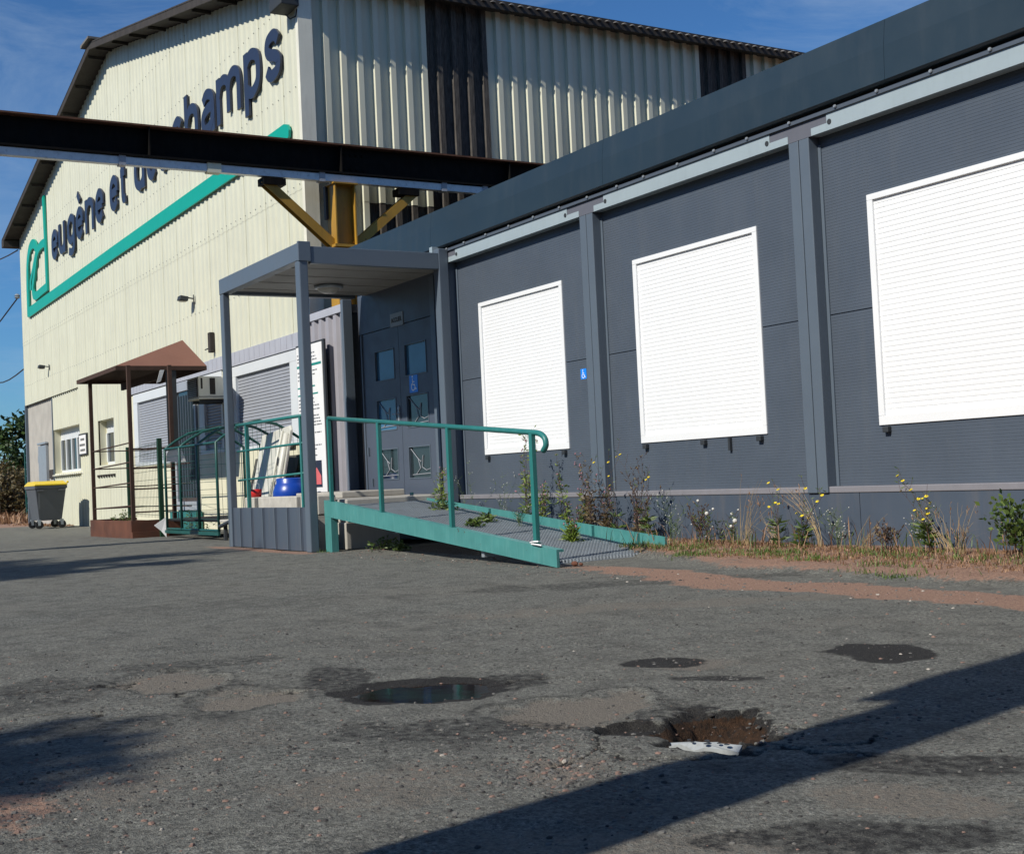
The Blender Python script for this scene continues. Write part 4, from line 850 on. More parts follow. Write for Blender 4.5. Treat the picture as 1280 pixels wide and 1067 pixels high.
for x, wd in ((-13.11, .02), (-11.85, .022), (-10.38, .022), (-8.95, .024)):
    zt_ = 1.455 + (x + 13.13) / 4.15 * (-.37) - .01; mb = MB(); mb.box(x - wd, x + wd, 5.562, 5.602, zr(x) - .02, zt_); obj('rail_post', mb, 'teal', rm, bevel=.003)
t = MB(); t.tube([(-9.0, 5.55, .19), (-8.93, 5.54, .2), (-8.9, 5.56, .2), (-8.93, 5.62, .19), (-9.0, 5.61, .185), (-8.98, 5.55, .18), (-8.86, 5.54, .175), (-8.83, 5.55, .17)], .007, 6)
tag(obj('white_cord', t, 'paper'), 'white cord tied around the foot of the last ramp post', 'cord')
t = MB(); t.sphere((-8.62, 5.72, .02), .03, 7, 5, (1.3, .8, .7)); t.sphere((-8.575, 5.75, .015), .018, 7, 5, (1.2, .9, .7)); tag(obj('broken_brick', t, 'rust'), 'small broken red brick at the foot of the ramp', 'brick')

# ------------------------------------------------------------------ container between hall and entrance
c2 = thing('grey_container', 'mauve grey corrugated container wall left of the entrance behind the notice board', 'container', (-17.5, F + .05, 0))
mb = MB(); clad(mb, trap(-17.98, -16.58, .26, .045, .11, .03), lambda u, d, z: (u, F + .06 - d, z), lambda u: .1, lambda u: 3.1); mb.box(-17.98, -16.56, F + .07, F + .42, .1, 3.1); obj('corrugated_wall', mb, 'mauveclad', c2)
mb = MB(); mb.box(-18.0, -16.5, F + .0, F + .45, 3.105, 3.215); obj('top_rail', mb, 'lilac', c2, bevel=.005)
mb = MB(); mb.box(-16.575, -16.505, F + .02, F + .44, .1, 3.10); obj('corner_post', mb, 'slatepost', c2, bevel=.005)
ib = thing('notice_board', 'tall white printed notice board with teal title leaning on the mauve container', 'notice board', (-17.4, 7.15, 0))
mb = MB(); mb.box(-17.95, -16.90, 7.17, 7.20, .60, 2.78); obj('board_frame', mb, 'ink', ib); mb = MB(); mb.box(-17.92, -16.96, 7.160, 7.169, .63, 2.75); fb = obj('board_face', mb, 'paper', ib)
mb = MB(); mb.box(-17.9, -17.0, 7.157, 7.1595, 2.44, 2.475); mb.box(-17.9, -17.25, 7.157, 7.1595, 2.14, 2.16); mb.box(-17.9, -17.15, 7.157, 7.1595, 2.03, 2.05); obj('board_title', mb, 'tealprint', fb)
mb = MB(); z = 2.62
while z > 1.1:
    if not any(abs(z - q) < .05 for q in (2.45, 2.15, 2.04)):
        x = -17.88; e_ = random.uniform(-17.4, -17.02)
        while x < e_: wv = random.uniform(.04, .13); mb.box(x, min(x + wv, e_), 7.157, 7.1595, z, z + .016); x += wv + .022
    z -= random.choice((.045, .055, .09))
obj('printed_text', mb, 'inkgrey', fb)
mb = MB(); mb.box(-17.9, -17.12, 7.156, 7.1594, .70, 1.08); mb.cur = 1; mb.prism([(-17.5, .74), (-17.15, .74), (-17.15, .86), (-17.3, .98), (-17.5, .9)], 'y', 7.154, 7.1558); obj('printed_photo', mb, ['navyprint', 'pinkprint'], fb)
# drum, pot, leaning panel, dark board added as wall shade
dm = thing('plastic_drum', 'blue plastic drum with rounded shoulders standing behind the landing rail', 'drum', (-17.2, 6.72, 0))
mb = MB(); mb.lathe([(a_ * .86, b_ * .97) for a_, b_ in [(.27, 0), (.29, .03), (.295, .3), (.285, .31), (.285, .33), (.295, .34), (.295, .62), (.30, .66), (.29, .70), (.255, .79), (.24, .80), (.24, .86), (.225, .875), (.10, .87), (.0, .868)]], (-17.2, 6.72, 0), 36); obj('drum_body', mb, 'blueplastic', dm, smooth=True)
mb = MB(); mb.lathe([(.035, 0), (.035, .02), (.0, .02)], (-17.1, 6.6, .87), 12); mb.lathe([(.035, 0), (.035, .02), (.0, .02)], (-17.3, 6.84, .87), 12); obj('bung', mb, 'ink', dm)
pt = thing('red_pot', 'small red pot with a thin wire handle on the left concrete block', 'pot', (-15.86, 5.72, .615))
mb = MB(); mb.lathe([(.065, 0), (.075, .10), (.072, .10), (.062, .01), (0, .01)], (-15.86, 5.72, .616), 18); obj('pot_body', mb, 'red', pt, smooth=True)
mb = MB(); mb.tube([(-15.93, 5.70, .71), (-15.93, 5.70, .78), (-15.88, 5.72, .80), (-15.80, 5.74, .78), (-15.79, 5.74, .71)], .004, 5); obj('wire_handle', mb, 'galv', pt)
lp = thing('leaning_panel', 'cream moulded plastic panel with rounded holes leaning beside the blue drum', 'panel', (-18.6, 6.9, 0))
mb = MB()
q = [(-19.6, 6.85, .0), (-18.05, 6.75, .0), (-17.75, 6.95, 1.55), (-17.9, 7.0, 1.62), (-19.6, 7.2, 1.55)]
mb.add(q + [(a, b + .05, c) for a, b, c in q], [(0, 1, 2, 3, 4), (9, 8, 7, 6, 5), (0, 5, 6, 1), (1, 6, 7, 2), (2, 7, 8, 3), (3, 8, 9, 4), (4, 9, 5, 0)]); obj('panel_sheet', mb, 'panelwhite', lp, bevel=.02)
mb = MB(); mb.tube([(-18.15, 6.75, .02), (-18.0, 6.82, .7), (-17.82, 6.93, 1.5)], .045, 8); mb.tube([(-18.45, 6.77, .02), (-18.35, 6.85, .7), (-18.1, 6.97, 1.55)], .02, 8); obj('panel_rib', mb, 'panelwhite', lp, smooth=True)
mb = MB()
for z in (.35, .75, 1.1): mb.sphere((-18.27 + z * .1, 6.775 + z * .12, z), .05, 10, 6, (1, .3, 1.5))
obj('panel_hole', mb, 'ink', lp)
mb = MB(); q = [(-21.2, 7.35, 0), (-19.2, 7.35, 0), (-19.2, 7.66, 1.22), (-21.2, 7.66, 1.22)]; mb.add(q + [(a, b + .03, c) for a, b, c in q], [(0, 1, 2, 3), (7, 6, 5, 4), (0, 4, 5, 1), (1, 5, 6, 2), (2, 6, 7, 3), (3, 7, 4, 0)]); tag(obj('shade_board', mb, paint('dark shade board', (.07, .068, .055), .7)), 'dark shade board added in place of shadow on the wall below the right grey shutter', 'board')  # dark board added to stand for the shade below the shutter

# ------------------------------------------------------------------ rusty porch
po = thing('rusty_porch', 'small rusty steel porch with hipped brown roof on thin posts and a rusty base', 'porch', (-22.9, 6.2, 0))
bx0, bx1, by0, by1 = -24.26, -21.42, 5.58, 6.42
mb = MB(); mb.box(bx0, bx1, by0, by0 + .03, -.02, .285); mb.box(bx1 - .03, bx1, by0 + .03, by1, -.02, .285); mb.box(bx0, bx0 + .03, by0 + .03, by1, -.02, .285); mb.box(bx0 + .03, bx1 - .03, by0 + .03, by1, .22, .24)
mb.box(bx1, bx1 + .05, by0 + .0, by1 + .1, -.02, .1); obj('base_tray', mb, 'rust', po)
ps = [(bx0 + .1, by0 + .06), (bx1 - .08, by0 + .06), (bx1 + .0, by1 - .12)]
for (x, y) in ps: mb = MB(); mb.box(x - .03, x + .03, y - .03, y + .03, .24, 2.84); obj('post', mb, 'rustbar', po)
mb = MB()
for z in (.48, .86, 1.2, 1.52):
    mb.tube([(ps[0][0], ps[0][1], z), (ps[1][0], ps[1][1], z + .05)], .013, 6); mb.tube([(ps[1][0], ps[1][1], z - .06), (ps[2][0], ps[2][1], z - .06)], .013, 6)
    mb.tube([(ps[0][0], ps[0][1], z), (bx0 + .1, 6.6, z)], .011, 6); mb.tube([(bx0 + .1, 6.6, z), (bx1 - .1, 6.62, z)], .011, 6)
obj('side_rails', mb, 'rustbar', po)
rx0, rx1, ry0, ry1, rz = -24.6, -21.75, 5.5, 7.05, 2.86
ap = (-22.65, 6.90, 3.40)
mb = MB(); e = .015; mb.add([(rx0, ry0, rz), (rx1, ry0, rz), (rx1, ry1, rz), (rx0, ry1, rz), ap, (ap[0] + .06, ap[1], ap[2])], [(0, 1, 5, 4), (1, 2, 5), (2, 3, 4, 5), (3, 0, 4)]); obj('hipped_roof', mb, 'rustroof', po)
mb = MB(); mb.add([(rx0 + .02, ry0 + .02, rz - .012), (rx1 - .02, ry0 + .02, rz - .012), (rx1 - .02, ry1 - .02, rz - .012), (rx0 + .02, ry1 - .02, rz - .012), (ap[0], ap[1], ap[2] - .06)], [(1, 0, 4), (2, 1, 4), (3, 2, 4), (0, 3, 4)])
for q in ((rx0, rx1, ry0, ry0 + .03), (rx0, rx1, ry1 - .03, ry1), (rx1 - .03, rx1, ry0 + .03, ry1 - .03), (rx0, rx0 + .03, ry0 + .03, ry1 - .03)): mb.box(*q, rz - .07, rz - .002)
mb.box(rx0 + .1, rx1 - .1, by1 - .14, by1 - .1, rz - .2, rz - .07)
obj('roof_frame', mb, 'rustbar', po)
mb = MB(); q = [(rx1 + .005, 6.24, 2.79), (rx1 + .005, 6.31, 2.79), (rx1 - .02, 6.25, 2.6), (rx1 - .02, 6.18, 2.57)]; mb.add(q + [(a - .008, b, c) for a, b, c in q], [(0, 1, 2, 3), (7, 6, 5, 4), (0, 4, 5, 1), (1, 5, 6, 2), (2, 6, 7, 3), (3, 7, 4, 0)]); tag(obj('torn_sheet', mb, 'paper'), 'torn white sheet hanging under the rusty porch roof', 'sheet')
mb = MB(); mb.box(rx1 - .04, rx1 - .03, 6.34, 6.52, 1.42, 2.79); tag(obj('dark_strip', mb, 'ink'), 'narrow dark strip hanging from the right side of the porch roof', 'curtain')  # plain dark strip below the roof edge
# mesh fence piece behind the porch
fc = thing('mesh_fence', 'dark green wire mesh fence section on square posts behind the porch base', 'fence', (-22.5, 6.9, 0))
for (x, y) in ((-25.2, 6.55), (-21.3, 6.05)): mb = MB(); mb.box(x - .035, x + .035, y - .035, y + .035, .0, 1.62); obj('fence_post', mb, 'darkgreen', fc)
A, B = Vector((-25.2, 6.55, 0)), Vector((-21.3, 6.05, 0)); mb = MB()
for i in range(9): z = .35 + i * .15; mb.tube([(A.x, A.y, z), (B.x, B.y, z)], .0035, 4)
for i in range(24): p = A.lerp(B, i / 23); mb.tube([(p.x, p.y, .3), (p.x, p.y, 1.58)], .0025, 4)
obj('wire_mesh', mb, 'darkgreen', fc)
# teal hoop cage
cg = thing('hoop_cage', 'teal tubular cage with arched hoops and fine wires left of the canopy post', 'cage', (-20, 6.4, 0))
hoops = [-20.9, -20.1, -19.2, -18.3]
ya, yb_ = 6.02, 7.35
for i, x in enumerate(hoops):
    mb = MB(); pts = [(x, ya, .12), (x, ya, 1.42)] + [(x, ya + (yb_ - ya) * t / 2 * 1.0, 1.42 + .3 * math.sin(math.pi * t / 2)) for t in (.12, .3, .6, 1.0)]
    pts += [(x, 2 * (ya + yb_) / 2 - p[1], p[2]) for p in pts[-2::-1]]
    mb.tube(pts, .022, 7); obj('hoop', mb, 'tealdark', cg, smooth=True)
mb = MB()
for (y, z) in ((ya, .14), (ya, 1.42), ((ya + yb_) / 2, 1.71), (yb_, .14)): mb.tube([(-20.9, y, z), (-18.3, y, z)], .018, 6)
mb.box(-20.95, -18.25, ya - .03, ya, .07, .12); mb.tube([(-20.1, ya, .14), (-20.1, ya, 1.42)], .02, 6)
obj('longitudinal_bar', mb, 'tealdark', cg)
mb = MB()
for i in range(14):
    z = .3 + i * .11; zt2 = min(z, 1.7); mb.tube([(-20.9, ya + (0 if z < 1.42 else .25), zt2), (-18.3, ya + (0 if z < 1.42 else .25), zt2)], .0035, 4)
for i in range(20): y = ya + (yb_ - ya) * i / 19; mb.tube([(-18.3, y, .14), (-18.3, y, 1.42 + .28 * math.sin(math.pi * i / 19))], .003, 4)
for i in range(5): mb.tube([(-20.9, ya, .4 + i * .25), (-20.9, yb_, .4 + i * .25)], .0035, 4)
obj('wire_mesh', mb, 'tealdark', cg)
mb = MB(); mb.box(-20.9, -18.35, ya + .04, yb_ - .05, .26, .30); obj('floor_tray', mb, 'dark', cg)
for (q, lb) in (([(-20.93, 6.0, 1.22), (-20.93, 6.38, 1.2), (-20.93, 6.3, 1.45), (-20.93, 6.1, 1.42)], 'white torn paper at the top left corner of the teal cage'), ([(-21.0, 5.95, .10), (-20.97, 6.02, -.0), (-20.97, 6.02, .32), (-21.02, 5.84, .2)], 'white torn paper at the foot of the teal cage')):
    mb = MB(); mb.add(q + [(a - .01, b, c) for a, b, c in q], [(0, 1, 2, 3), (7, 6, 5, 4), (0, 4, 5, 1), (1, 5, 6, 2), (2, 6, 7, 3), (3, 7, 4, 0)]); tag(obj('paper_scrap', mb, 'paper'), lb, 'paper')
bn = thing('bench_frame', 'dark low metal bench frame with pale slab between cage and canopy skirt', 'bench', (-17.6, 6.2, 0))
mb = MB(); mb.box(-18.2, -16.4, 6.0, 6.4, .26, .30); obj('slab', mb, 'block', bn, bevel=.008)
mb = MB(); mb.tube([(-18.1, 6.05, .0), (-18.1, 6.05, .26)], .03, 6); mb.tube([(-16.6, 6.05, .0), (-16.6, 6.05, .26)], .03, 6); mb.tube([(-18.1, 6.35, .0), (-18.1, 6.35, .26)], .03, 6); mb.tube([(-18.2, 6.0, .2), (-16.9, 6.0, .42)], .03, 6); obj('legs', mb, 'ink', bn)

# ------------------------------------------------------------------ wheelie bin
bi = thing('wheeled_bin', 'large dark grey wheeled bin with yellow lid against the cream wall', 'bin', (-33.95, 6.75, -.04))
bx, by, bz = -33.95, 6.75, -.04
mb = MB()
def ringbox(h, hx, hy): return [(bx - hx, by - hy, bz + h), (bx + hx, by - hy, bz + h), (bx + hx, by + hy, bz + h), (bx - hx, by + hy, bz + h)]
rg = ringbox(.20, .46, .27) + ringbox(.98, .60, .365) + ringbox(.98, .63, .39) + ringbox(1.06, .63, .39)
mb.add(rg, [(3, 2, 1, 0)] + [(r * 4 + i, r * 4 + (i + 1) % 4, r * 4 + 4 + (i + 1) % 4, r * 4 + 4 + i) for r in range(3) for i in range(4)] + [(12, 13, 14, 15)])
bb = obj('bin_body', mb, 'binbody', bi, bevel=.02)
mb = MB()
for (a, b) in ((-.33, -.18), (.18, .33)): mb.box(bx + .60, bx + .655, by + a, by + b, bz + .93, bz + .965)
mb.box(bx + .598, bx + .603, by - .30, by - .27, bz + .5, bz + .88); obj('bin_rim_lug', mb, 'binbody', bb)
mb = MB(); q = []
for (x, hy, h) in ((-.65, .40, 1.06), (-.65, .38, 1.10), (-.35, .36, 1.17), (.35, .36, 1.17), (.65, .38, 1.10), (.65, .40, 1.06)): q.append([(bx + x, by - hy, bz + h), (bx + x, by + hy, bz + h)])
f0 = [p[0] for p in q]; f1 = [p[1] for p in q]; m = len(q)
mb.add(f0 + f1, [tuple(range(m)), tuple(range(m, 2 * m))[::-1]] + [(i, m + i, m + (i + 1) % m, (i + 1) % m) for i in range(m)]); mb.tube([(bx + .55, by + .39, bz + 1.12), (bx + .55, by + .44, bz + 1.14)], .03, 8)
obj('bin_lid', mb, 'binlid', bi, bevel=.02)
for (x, y) in ((-.42, -.27), (.42, -.27), (-.42, .27), (.42, .27)):
    mb = MB(); mb.lathe([(.05, -.022), (.095, -.022), (.10, -.012), (.10, .012), (.095, .022), (.05, .022)], (bx + x + .03, by + y, bz + .10), 18, 'x'); wh = obj('wheel', mb, 'rubber', bi)
    mb = MB(); mb.box(bx + x - .02, bx + x + .06, by + y - .04, by + y + .04, bz + .15, bz + .22); mb.box(bx + x + .058, bx + x + .066, by + y - .03, by + y + .03, bz + .08, bz + .2); obj('castor_fork', mb, 'galv', wh)

# ------------------------------------------------------------------ steel column that throws the band of shadow
sc_ = thing('yard_column', 'tall steel yard column with bracket standing beside the camera position', 'column', (-1.72, -1.2, 0))
mb = MB(); mb.box(-1.955, -1.60, -1.25, -1.15, 0, 8.5); obj('shaft', mb, 'slatepost', sc_)
mb = MB(); mb.prism([(-2.075, 3.54), (-1.956, 3.60), (-1.956, 8.3), (-2.075, 8.3)], 'y', -1.24, -1.16); obj('bracket', mb, 'slatepost', sc_)

# ------------------------------------------------------------------ vegetation
def leaf(mb, p, d, L, W, up=None):
    d = Vector(d).normalized(); up = Vector(up) if up else Vector((random.uniform(-1, 1), random.uniform(-1, 1), random.uniform(-.2, 1)))
    s = d.cross(up); s = s.normalized() if s.length > 1e-4 else d.orthogonal().normalized(); p = Vector(p)
    mb.add([p, p + d * L * .5 + s * W * .5, p + d * L, p + d * L * .5 - s * W * .5], [(0, 1, 2, 3)])
def stem(mb, p, h, lean, r0, seg=6, wob=.02):
    pts = []
    for i in range(seg + 1):
        t = i / seg; pts.append(Vector(p) + Vector((lean[0] * t * t, lean[1] * t * t, h * t)) + Vector((random.gauss(0, wob), random.gauss(0, wob), 0)) * t)
    mb.tube(pts, [r0 * (1 - .75 * i / seg) for i in range(seg + 1)], 4); return pts
def flower(mb, c, r, d=(0, -.4, 1)):
    d = Vector(d).normalized(); u = d.orthogonal().normalized(); v = d.cross(u); n = 10; c = Vector(c)
    ring = [c + (u * math.cos(2 * math.pi * i / n) + v * math.sin(2 * math.pi * i / n)) * r * (1 if i % 2 else .72) + d * r * .12 for i in range(n)]
    mb.add(ring + [c, c - d * r * .5], [(i, (i + 1) % n, n) for i in range(n)] + [((i + 1) % n, i, n + 1) for i in range(n)])
def plant(kind, x, y, h, label, lean=(0, 0), seed=None, z=None, group='weeds along the foot of the modular building'):
    random.seed(seed if seed is not None else int(abs(x) * 1000)); z = gz(x, y) - .01 if z is None else z
    t = thing('weed', label, 'weed', (x, y, z), 0, group); st, fo, fl = MB(), MB(), MB(); P0 = (0, 0, 0); lm = 'leaf'; fm = 'petal_yellow'; sm = 'stalk'
    if kind == 'yellow':
        for k_ in range(random.randint(2, 4)):
            pts = stem(st, P0, h * random.uniform(.7, 1), (lean[0] + random.gauss(0, h * .18), lean[1] + random.gauss(0, h * .06)), .0042, 8, .012)
            for q in pts[2:]:
                if random.random() < .85:
                    L_ = h * random.uniform(.08, .24); dd = Vector((random.uniform(-1, 1), random.uniform(-.6, .6), random.uniform(.8, 1.6))).normalized(); e_ = q + dd * L_
                    st.tube([q, q + dd * L_ * .5 + Vector((0, 0, -.01)), e_], .0016, 3)
                    if random.random() < .22: flower(fl, e_, random.uniform(.011, .018), (random.gauss(0, .3), -.6, 1))
                    for _ in range(3): leaf(fo, q + dd * L_ * random.random(), (random.uniform(-1, 1), random.uniform(-1, 1), .4), .035, .008)
            flower(fl, pts[-1], .016, (random.gauss(0, .4), -.7, 1))
            for q in pts[:4]:
                for _ in range(8): leaf(fo, q, (random.uniform(-1, 1), random.uniform(-1, 1), .2), random.uniform(.05, .12), .018)
    elif kind in ('leafy', 'red'):
        fm = 'petal_pink'; lm = 'leaflime' if kind == 'leafy' else 'leafdry'
        for k_ in range(random.randint(4, 6)):
            pts = stem(st, (random.gauss(0, .02), random.gauss(0, .015), 0), h * random.uniform(.55, 1), (lean[0] + random.gauss(0, h * .12), lean[1] + random.gauss(0, h * .05)), .0042, 12, .016)
            for i, q in enumerate(pts):
                tt = i / 12
                if random.random() < .2: continue
                for _ in range(random.randint(3, 10) if tt < .65 else random.randint(1, 5)):
                    q2 = q + Vector((random.gauss(0, .012), random.gauss(0, .012), random.uniform(-.03, .03))); leaf(fo, q2, (random.uniform(-1, 1), random.uniform(-1, 1), random.uniform(-.3, .7)), (.10 - .06 * tt) * random.uniform(.6, 1.4), random.uniform(.009, .02))
                if tt > .45 and random.random() < .7:
                    dd = Vector((random.uniform(-1, 1), random.uniform(-1, 1), 1.3)).normalized(); L_ = random.uniform(.06, .2) * (1.3 - tt); e_ = q + dd * L_; st.tube([q, q + dd * L_ * .5, e_ + Vector((0, 0, .01))], .0014, 3)
                    for _ in range(4): leaf(fo, q + dd * L_ * random.random(), (random.uniform(-1, 1), random.uniform(-1, 1), .5), .03, .007)
                    for _ in range(2):
                        if random.random() < .35: fl.sphere(e_ + Vector((random.gauss(0, .01), 0, random.gauss(0, .01))), random.uniform(.005, .008), 6, 4, (1, 1, 1.3))
    elif kind == 'stalk':
        fm = 'stalk'; lm = 'leafdry'
        for k_ in range(random.randint(5, 8)):
            pts = stem(st, (random.gauss(0, .03), random.gauss(0, .02), 0), h * random.uniform(.5, 1), (lean[0] + random.gauss(0, h * .22), random.gauss(0, .05)), .0045, 7, .012)
            for q in pts[3:]:
                for _ in range(2):
                    dd = Vector((random.uniform(-1, 1), random.uniform(-.5, .5), .8)).normalized(); e_ = q + dd * random.uniform(.03, .1); st.tube([q, e_], .0014, 3); fl.sphere(e_, .007, 5, 4)
                    leaf(fo, e_, dd, .03, .012)
    elif kind == 'white':
        fm = 'petal_white'
        for k_ in range(5):
            pts = stem(st, (random.gauss(0, .04), 0, 0), h * random.uniform(.5, 1), (lean[0] + random.gauss(0, h * .22), random.gauss(0, .04)), .003, 7, .012)
            fl.sphere(pts[-1], random.uniform(.010, .020), 8, 5) if k_ < 3 else None
            for q in pts[1:-1]:
                dd = Vector((random.uniform(-1, 1), random.uniform(-.5, .5), 1)).normalized(); e_ = q + dd * random.uniform(.04, .10); st.tube([q, e_], .0013, 3)
                if random.random() < .15: fl.sphere(e_, random.uniform(.005, .010), 6, 4)
                for _ in range(5): leaf(fo, q, (random.uniform(-1, 1), random.uniform(-1, 1), .5), .045, .008)
    elif kind == 'haze':
        fm = 'petal_white'; sm = 'leaf'
        for k_ in range(6):
            pts = stem(st, (random.gauss(0, .03), 0, 0), h * random.uniform(.6, 1), (lean[0] + random.gauss(0, h * .3), random.gauss(0, .05)), .002, 7, .012)
            for q in pts[2:]:
                for _ in range(3):
                    dd = Vector((random.uniform(-1, 1), random.uniform(-1, 1), .7)).normalized(); e_ = q + dd * random.uniform(.03, .09); st.tube([q, e_], .0009, 3)
                    if random.random() < .3: fl.sphere(e_, .004, 5, 4)
                leaf(fo, q, (random.uniform(-1, 1), random.uniform(-1, 1), .5), .035, .006)
    elif kind == 'straw':
        sm = 'straw'; lm = 'grassdry'; fm = 'straw'
        for k_ in range(16):
            pts = stem(st, (random.gauss(0, .025), random.gauss(0, .02), 0), h * random.uniform(.4, 1), (lean[0] * random.uniform(.5, 1.2) + random.gauss(0, h * .1), random.gauss(0, .05)), .0026, 6, .006)
            if random.random() < .5:
                for _ in range(6): leaf(fo, pts[-1] + Vector((0, 0, -random.random() * .08)), (random.gauss(0, .4), random.gauss(0, .4), 1), .03, .006)
        fl.sphere((0, 0, .005), .01, 5, 4)
    elif kind == 'clump':
        for k_ in range(150):
            a_ = random.uniform(0, 6.28); rr = h * random.uniform(0, 1.5); e_ = Vector((math.cos(a_) * rr, math.sin(a_) * rr * .7, h * random.uniform(.15, 1) * (1 - rr / h / 2.4)))
            leaf(fo, e_, (random.uniform(-1, 1), random.uniform(-1, 1), random.uniform(-.2, .6)), random.uniform(.03, .07), random.uniform(.015, .028))
            if k_ % 8 == 0: st.tube([(0, 0, 0), e_ * .5 + Vector((0, 0, .03)), e_], .002, 3)
        fl = None
    elif kind == 'bush':
        lm = 'leaf'
        for k_ in range(9):
            pts = stem(st, (random.gauss(0, .05), random.gauss(0, .04), 0), h * random.uniform(.55, 1), (lean[0] + random.gauss(0, h * .25), random.gauss(0, h * .12)), .004, 8, .02)
            for q in pts[2:]:
                for _ in range(9):
                    dd = Vector((random.uniform(-1, 1), random.uniform(-1, 1), random.uniform(0, .8))).normalized(); leaf(fo, q + dd * random.uniform(0, .09), dd, random.uniform(.03, .055), .028)
        fl = None
    obj('stems', st, sm, t, local=True); obj('leaves', fo, lm, t, local=True)
    if fl is not None and fl.v: obj('flowers', fl, fm, t, local=True)
    return t
PL = [('leafy', -12.75, 6.72, .78, 'lime green feathery weed growing at the top of the ramp before the entrance door', (.1, 0), .33), ('haze', -12.45, 6.95, .9, 'thin pale weed in front of the corner post left of the first shutter', (0, 0), None),
      ('haze', -11.9, 6.98, .8, 'faint wispy weed below the left part of the first shutter', (.05, 0), None),
      ('leafy', -11.33, 6.97, 1.30, 'tallest leafy weed, rising in front of the first shutter behind the last ramp post', (0, 0), None), ('leafy', -10.62, 6.97, .95, 'bright green weed with pink heads just left of the first post', (0, 0), None),
      ('red', -10.18, 6.97, .9, 'reddish brown weed with dry leaves in front of the first post', (-.1, 0), None), ('red', -10.02, 7.02, .62, 'short dark dried weed right beside the first post', (.02, 0), None),
      ('yellow', -9.75, 6.97, .92, 'tall yellow flowered weed with dark stem right of the first post', (-.25, 0), None), ('stalk', -9.45, 6.97, .82, 'clump of dark dead stalks behind the lower end of the ramp', (.12, 0), None), ('yellow', -9.3, 6.98, .8, 'yellow flowered weed among the dark dead stalks', (.05, 0), None),
      ('haze', -8.93, 6.95, .45, 'airy pale weed just past the lower end of the ramp', (-.1, 0), None), ('white', -8.45, 6.93, .40, 'weed with several white seed heads between ramp end and second post', (0, 0), None), ('white', -8.2, 6.97, .33, 'small weed with a single large white seed head', (.12, 0), None),
      ('straw', -7.98, 6.95, .58, 'tall leaning straw coloured grass tuft left of the second post', (.22, 0), None), ('yellow', -7.62, 6.97, .58, 'yellow flowered weed just left of the second post', (0, 0), None), ('yellow', -7.35, 6.95, .5, 'yellow flowered weed leaning in front of the second post', (.15, 0), None),
      ('straw', -7.2, 7.0, .55, 'thin reddish straw tuft leaning across the second post', (-.3, 0), None), ('haze', -6.95, 6.95, .34, 'low pale flowered weed at the skirt seam right of the second post', (-.1, 0), None), ('straw', -6.72, 6.95, .28, 'short bent straw tuft right of the skirt seam', (.18, 0), None),
      ('stalk', -6.55, 7.0, .14, 'row of very short dark dead stalks below the third shutter', (0, 0), None), ('yellow', -6.12, 6.95, .5, 'yellow flowered weed below the left half of the third shutter', (-.15, 0), None), ('straw', -6.0, 6.97, .38, 'arched dry stems beside the yellow weed under the third shutter', (-.2, 0), None),
      ('straw', -5.82, 6.9, .36, 'upright pale straw tuft left of the green bush', (.06, 0), None), ('bush', -5.32, 6.95, .34, 'leafy green bush at the right edge of the picture against the skirt', (0, 0), None),
      ('clump', -12.6, 5.95, .17, 'low green weed clump in the shade under the ramp', (0, 0), None), ('clump', -12.15, 5.92, .10, 'smaller green weed clump under the ramp to the right of the larger one', (0, 0), None), ('clump', -12.45, 6.62, .14, 'small green weed growing through the upper ramp grating', (0, 0), .38),
      ('clump', -11.35, 6.5, .09, 'low dry green weed growing through the middle of the ramp grating', (0, 0), .28), ('clump', -11.1, 6.2, .08, 'little weed at the middle of the ramp floor near the front rail', (0, 0), .26), ('leafy', -9.85, 6.5, .22, 'small upright green weed growing through the lower ramp grating', (0, 0), .11),
      ('leafy', -11.15, 7.02, .75, 'shorter leafy weed touching the tallest weed on its right', (.1, 0), None), ('leafy', -10.48, 7.05, .62, 'low green weed squeezed between the pink headed weed and the first post', (.05, 0), None), ('stalk', -10.3, 7.03, .55, 'dark tangle of dried stems directly in front of the first post', (0, 0), None),
      ('red', -9.55, 7.05, .5, 'short brownish weed mixed into the dead stalks behind the ramp end', (.1, 0), None), ('stalk', -8.6, 7.03, .3, 'small dark dead stems between the white seed head weeds', (0, 0), None), ('straw', -7.75, 7.05, .34, 'short straw tuft crossing the tall leaning straw left of the second post', (-.1, 0), None), ('haze', -6.3, 7.03, .3, 'pale wispy weed behind the yellow weed under the third shutter', (.1, 0), None),
      ('haze', -10.9, 6.6, .15, 'tiny dry weed on the ramp grating below the tallest weed', (0, 0), .24)]
for i, (kd, x, y, h, lb, ln, z) in enumerate(PL): plant(kd, x, y, h, lb, ln, seed=100 + i, z=z)
for i, (x, y, h, lb) in enumerate(((-23.5, 6.0, .22, 'small dark weed growing in the rusty porch base near its left post'), (-22.4, 6.35, .3, 'leafy weed growing behind the right part of the porch base'), (-21.9, 6.7, .4, 'taller green weed behind the porch near the fence mesh'))):
    plant('clump', x, y, h, lb, seed=300 + i, z=.22 if i == 0 else 0, group='weeds growing about the rusty porch')
random.seed(5)
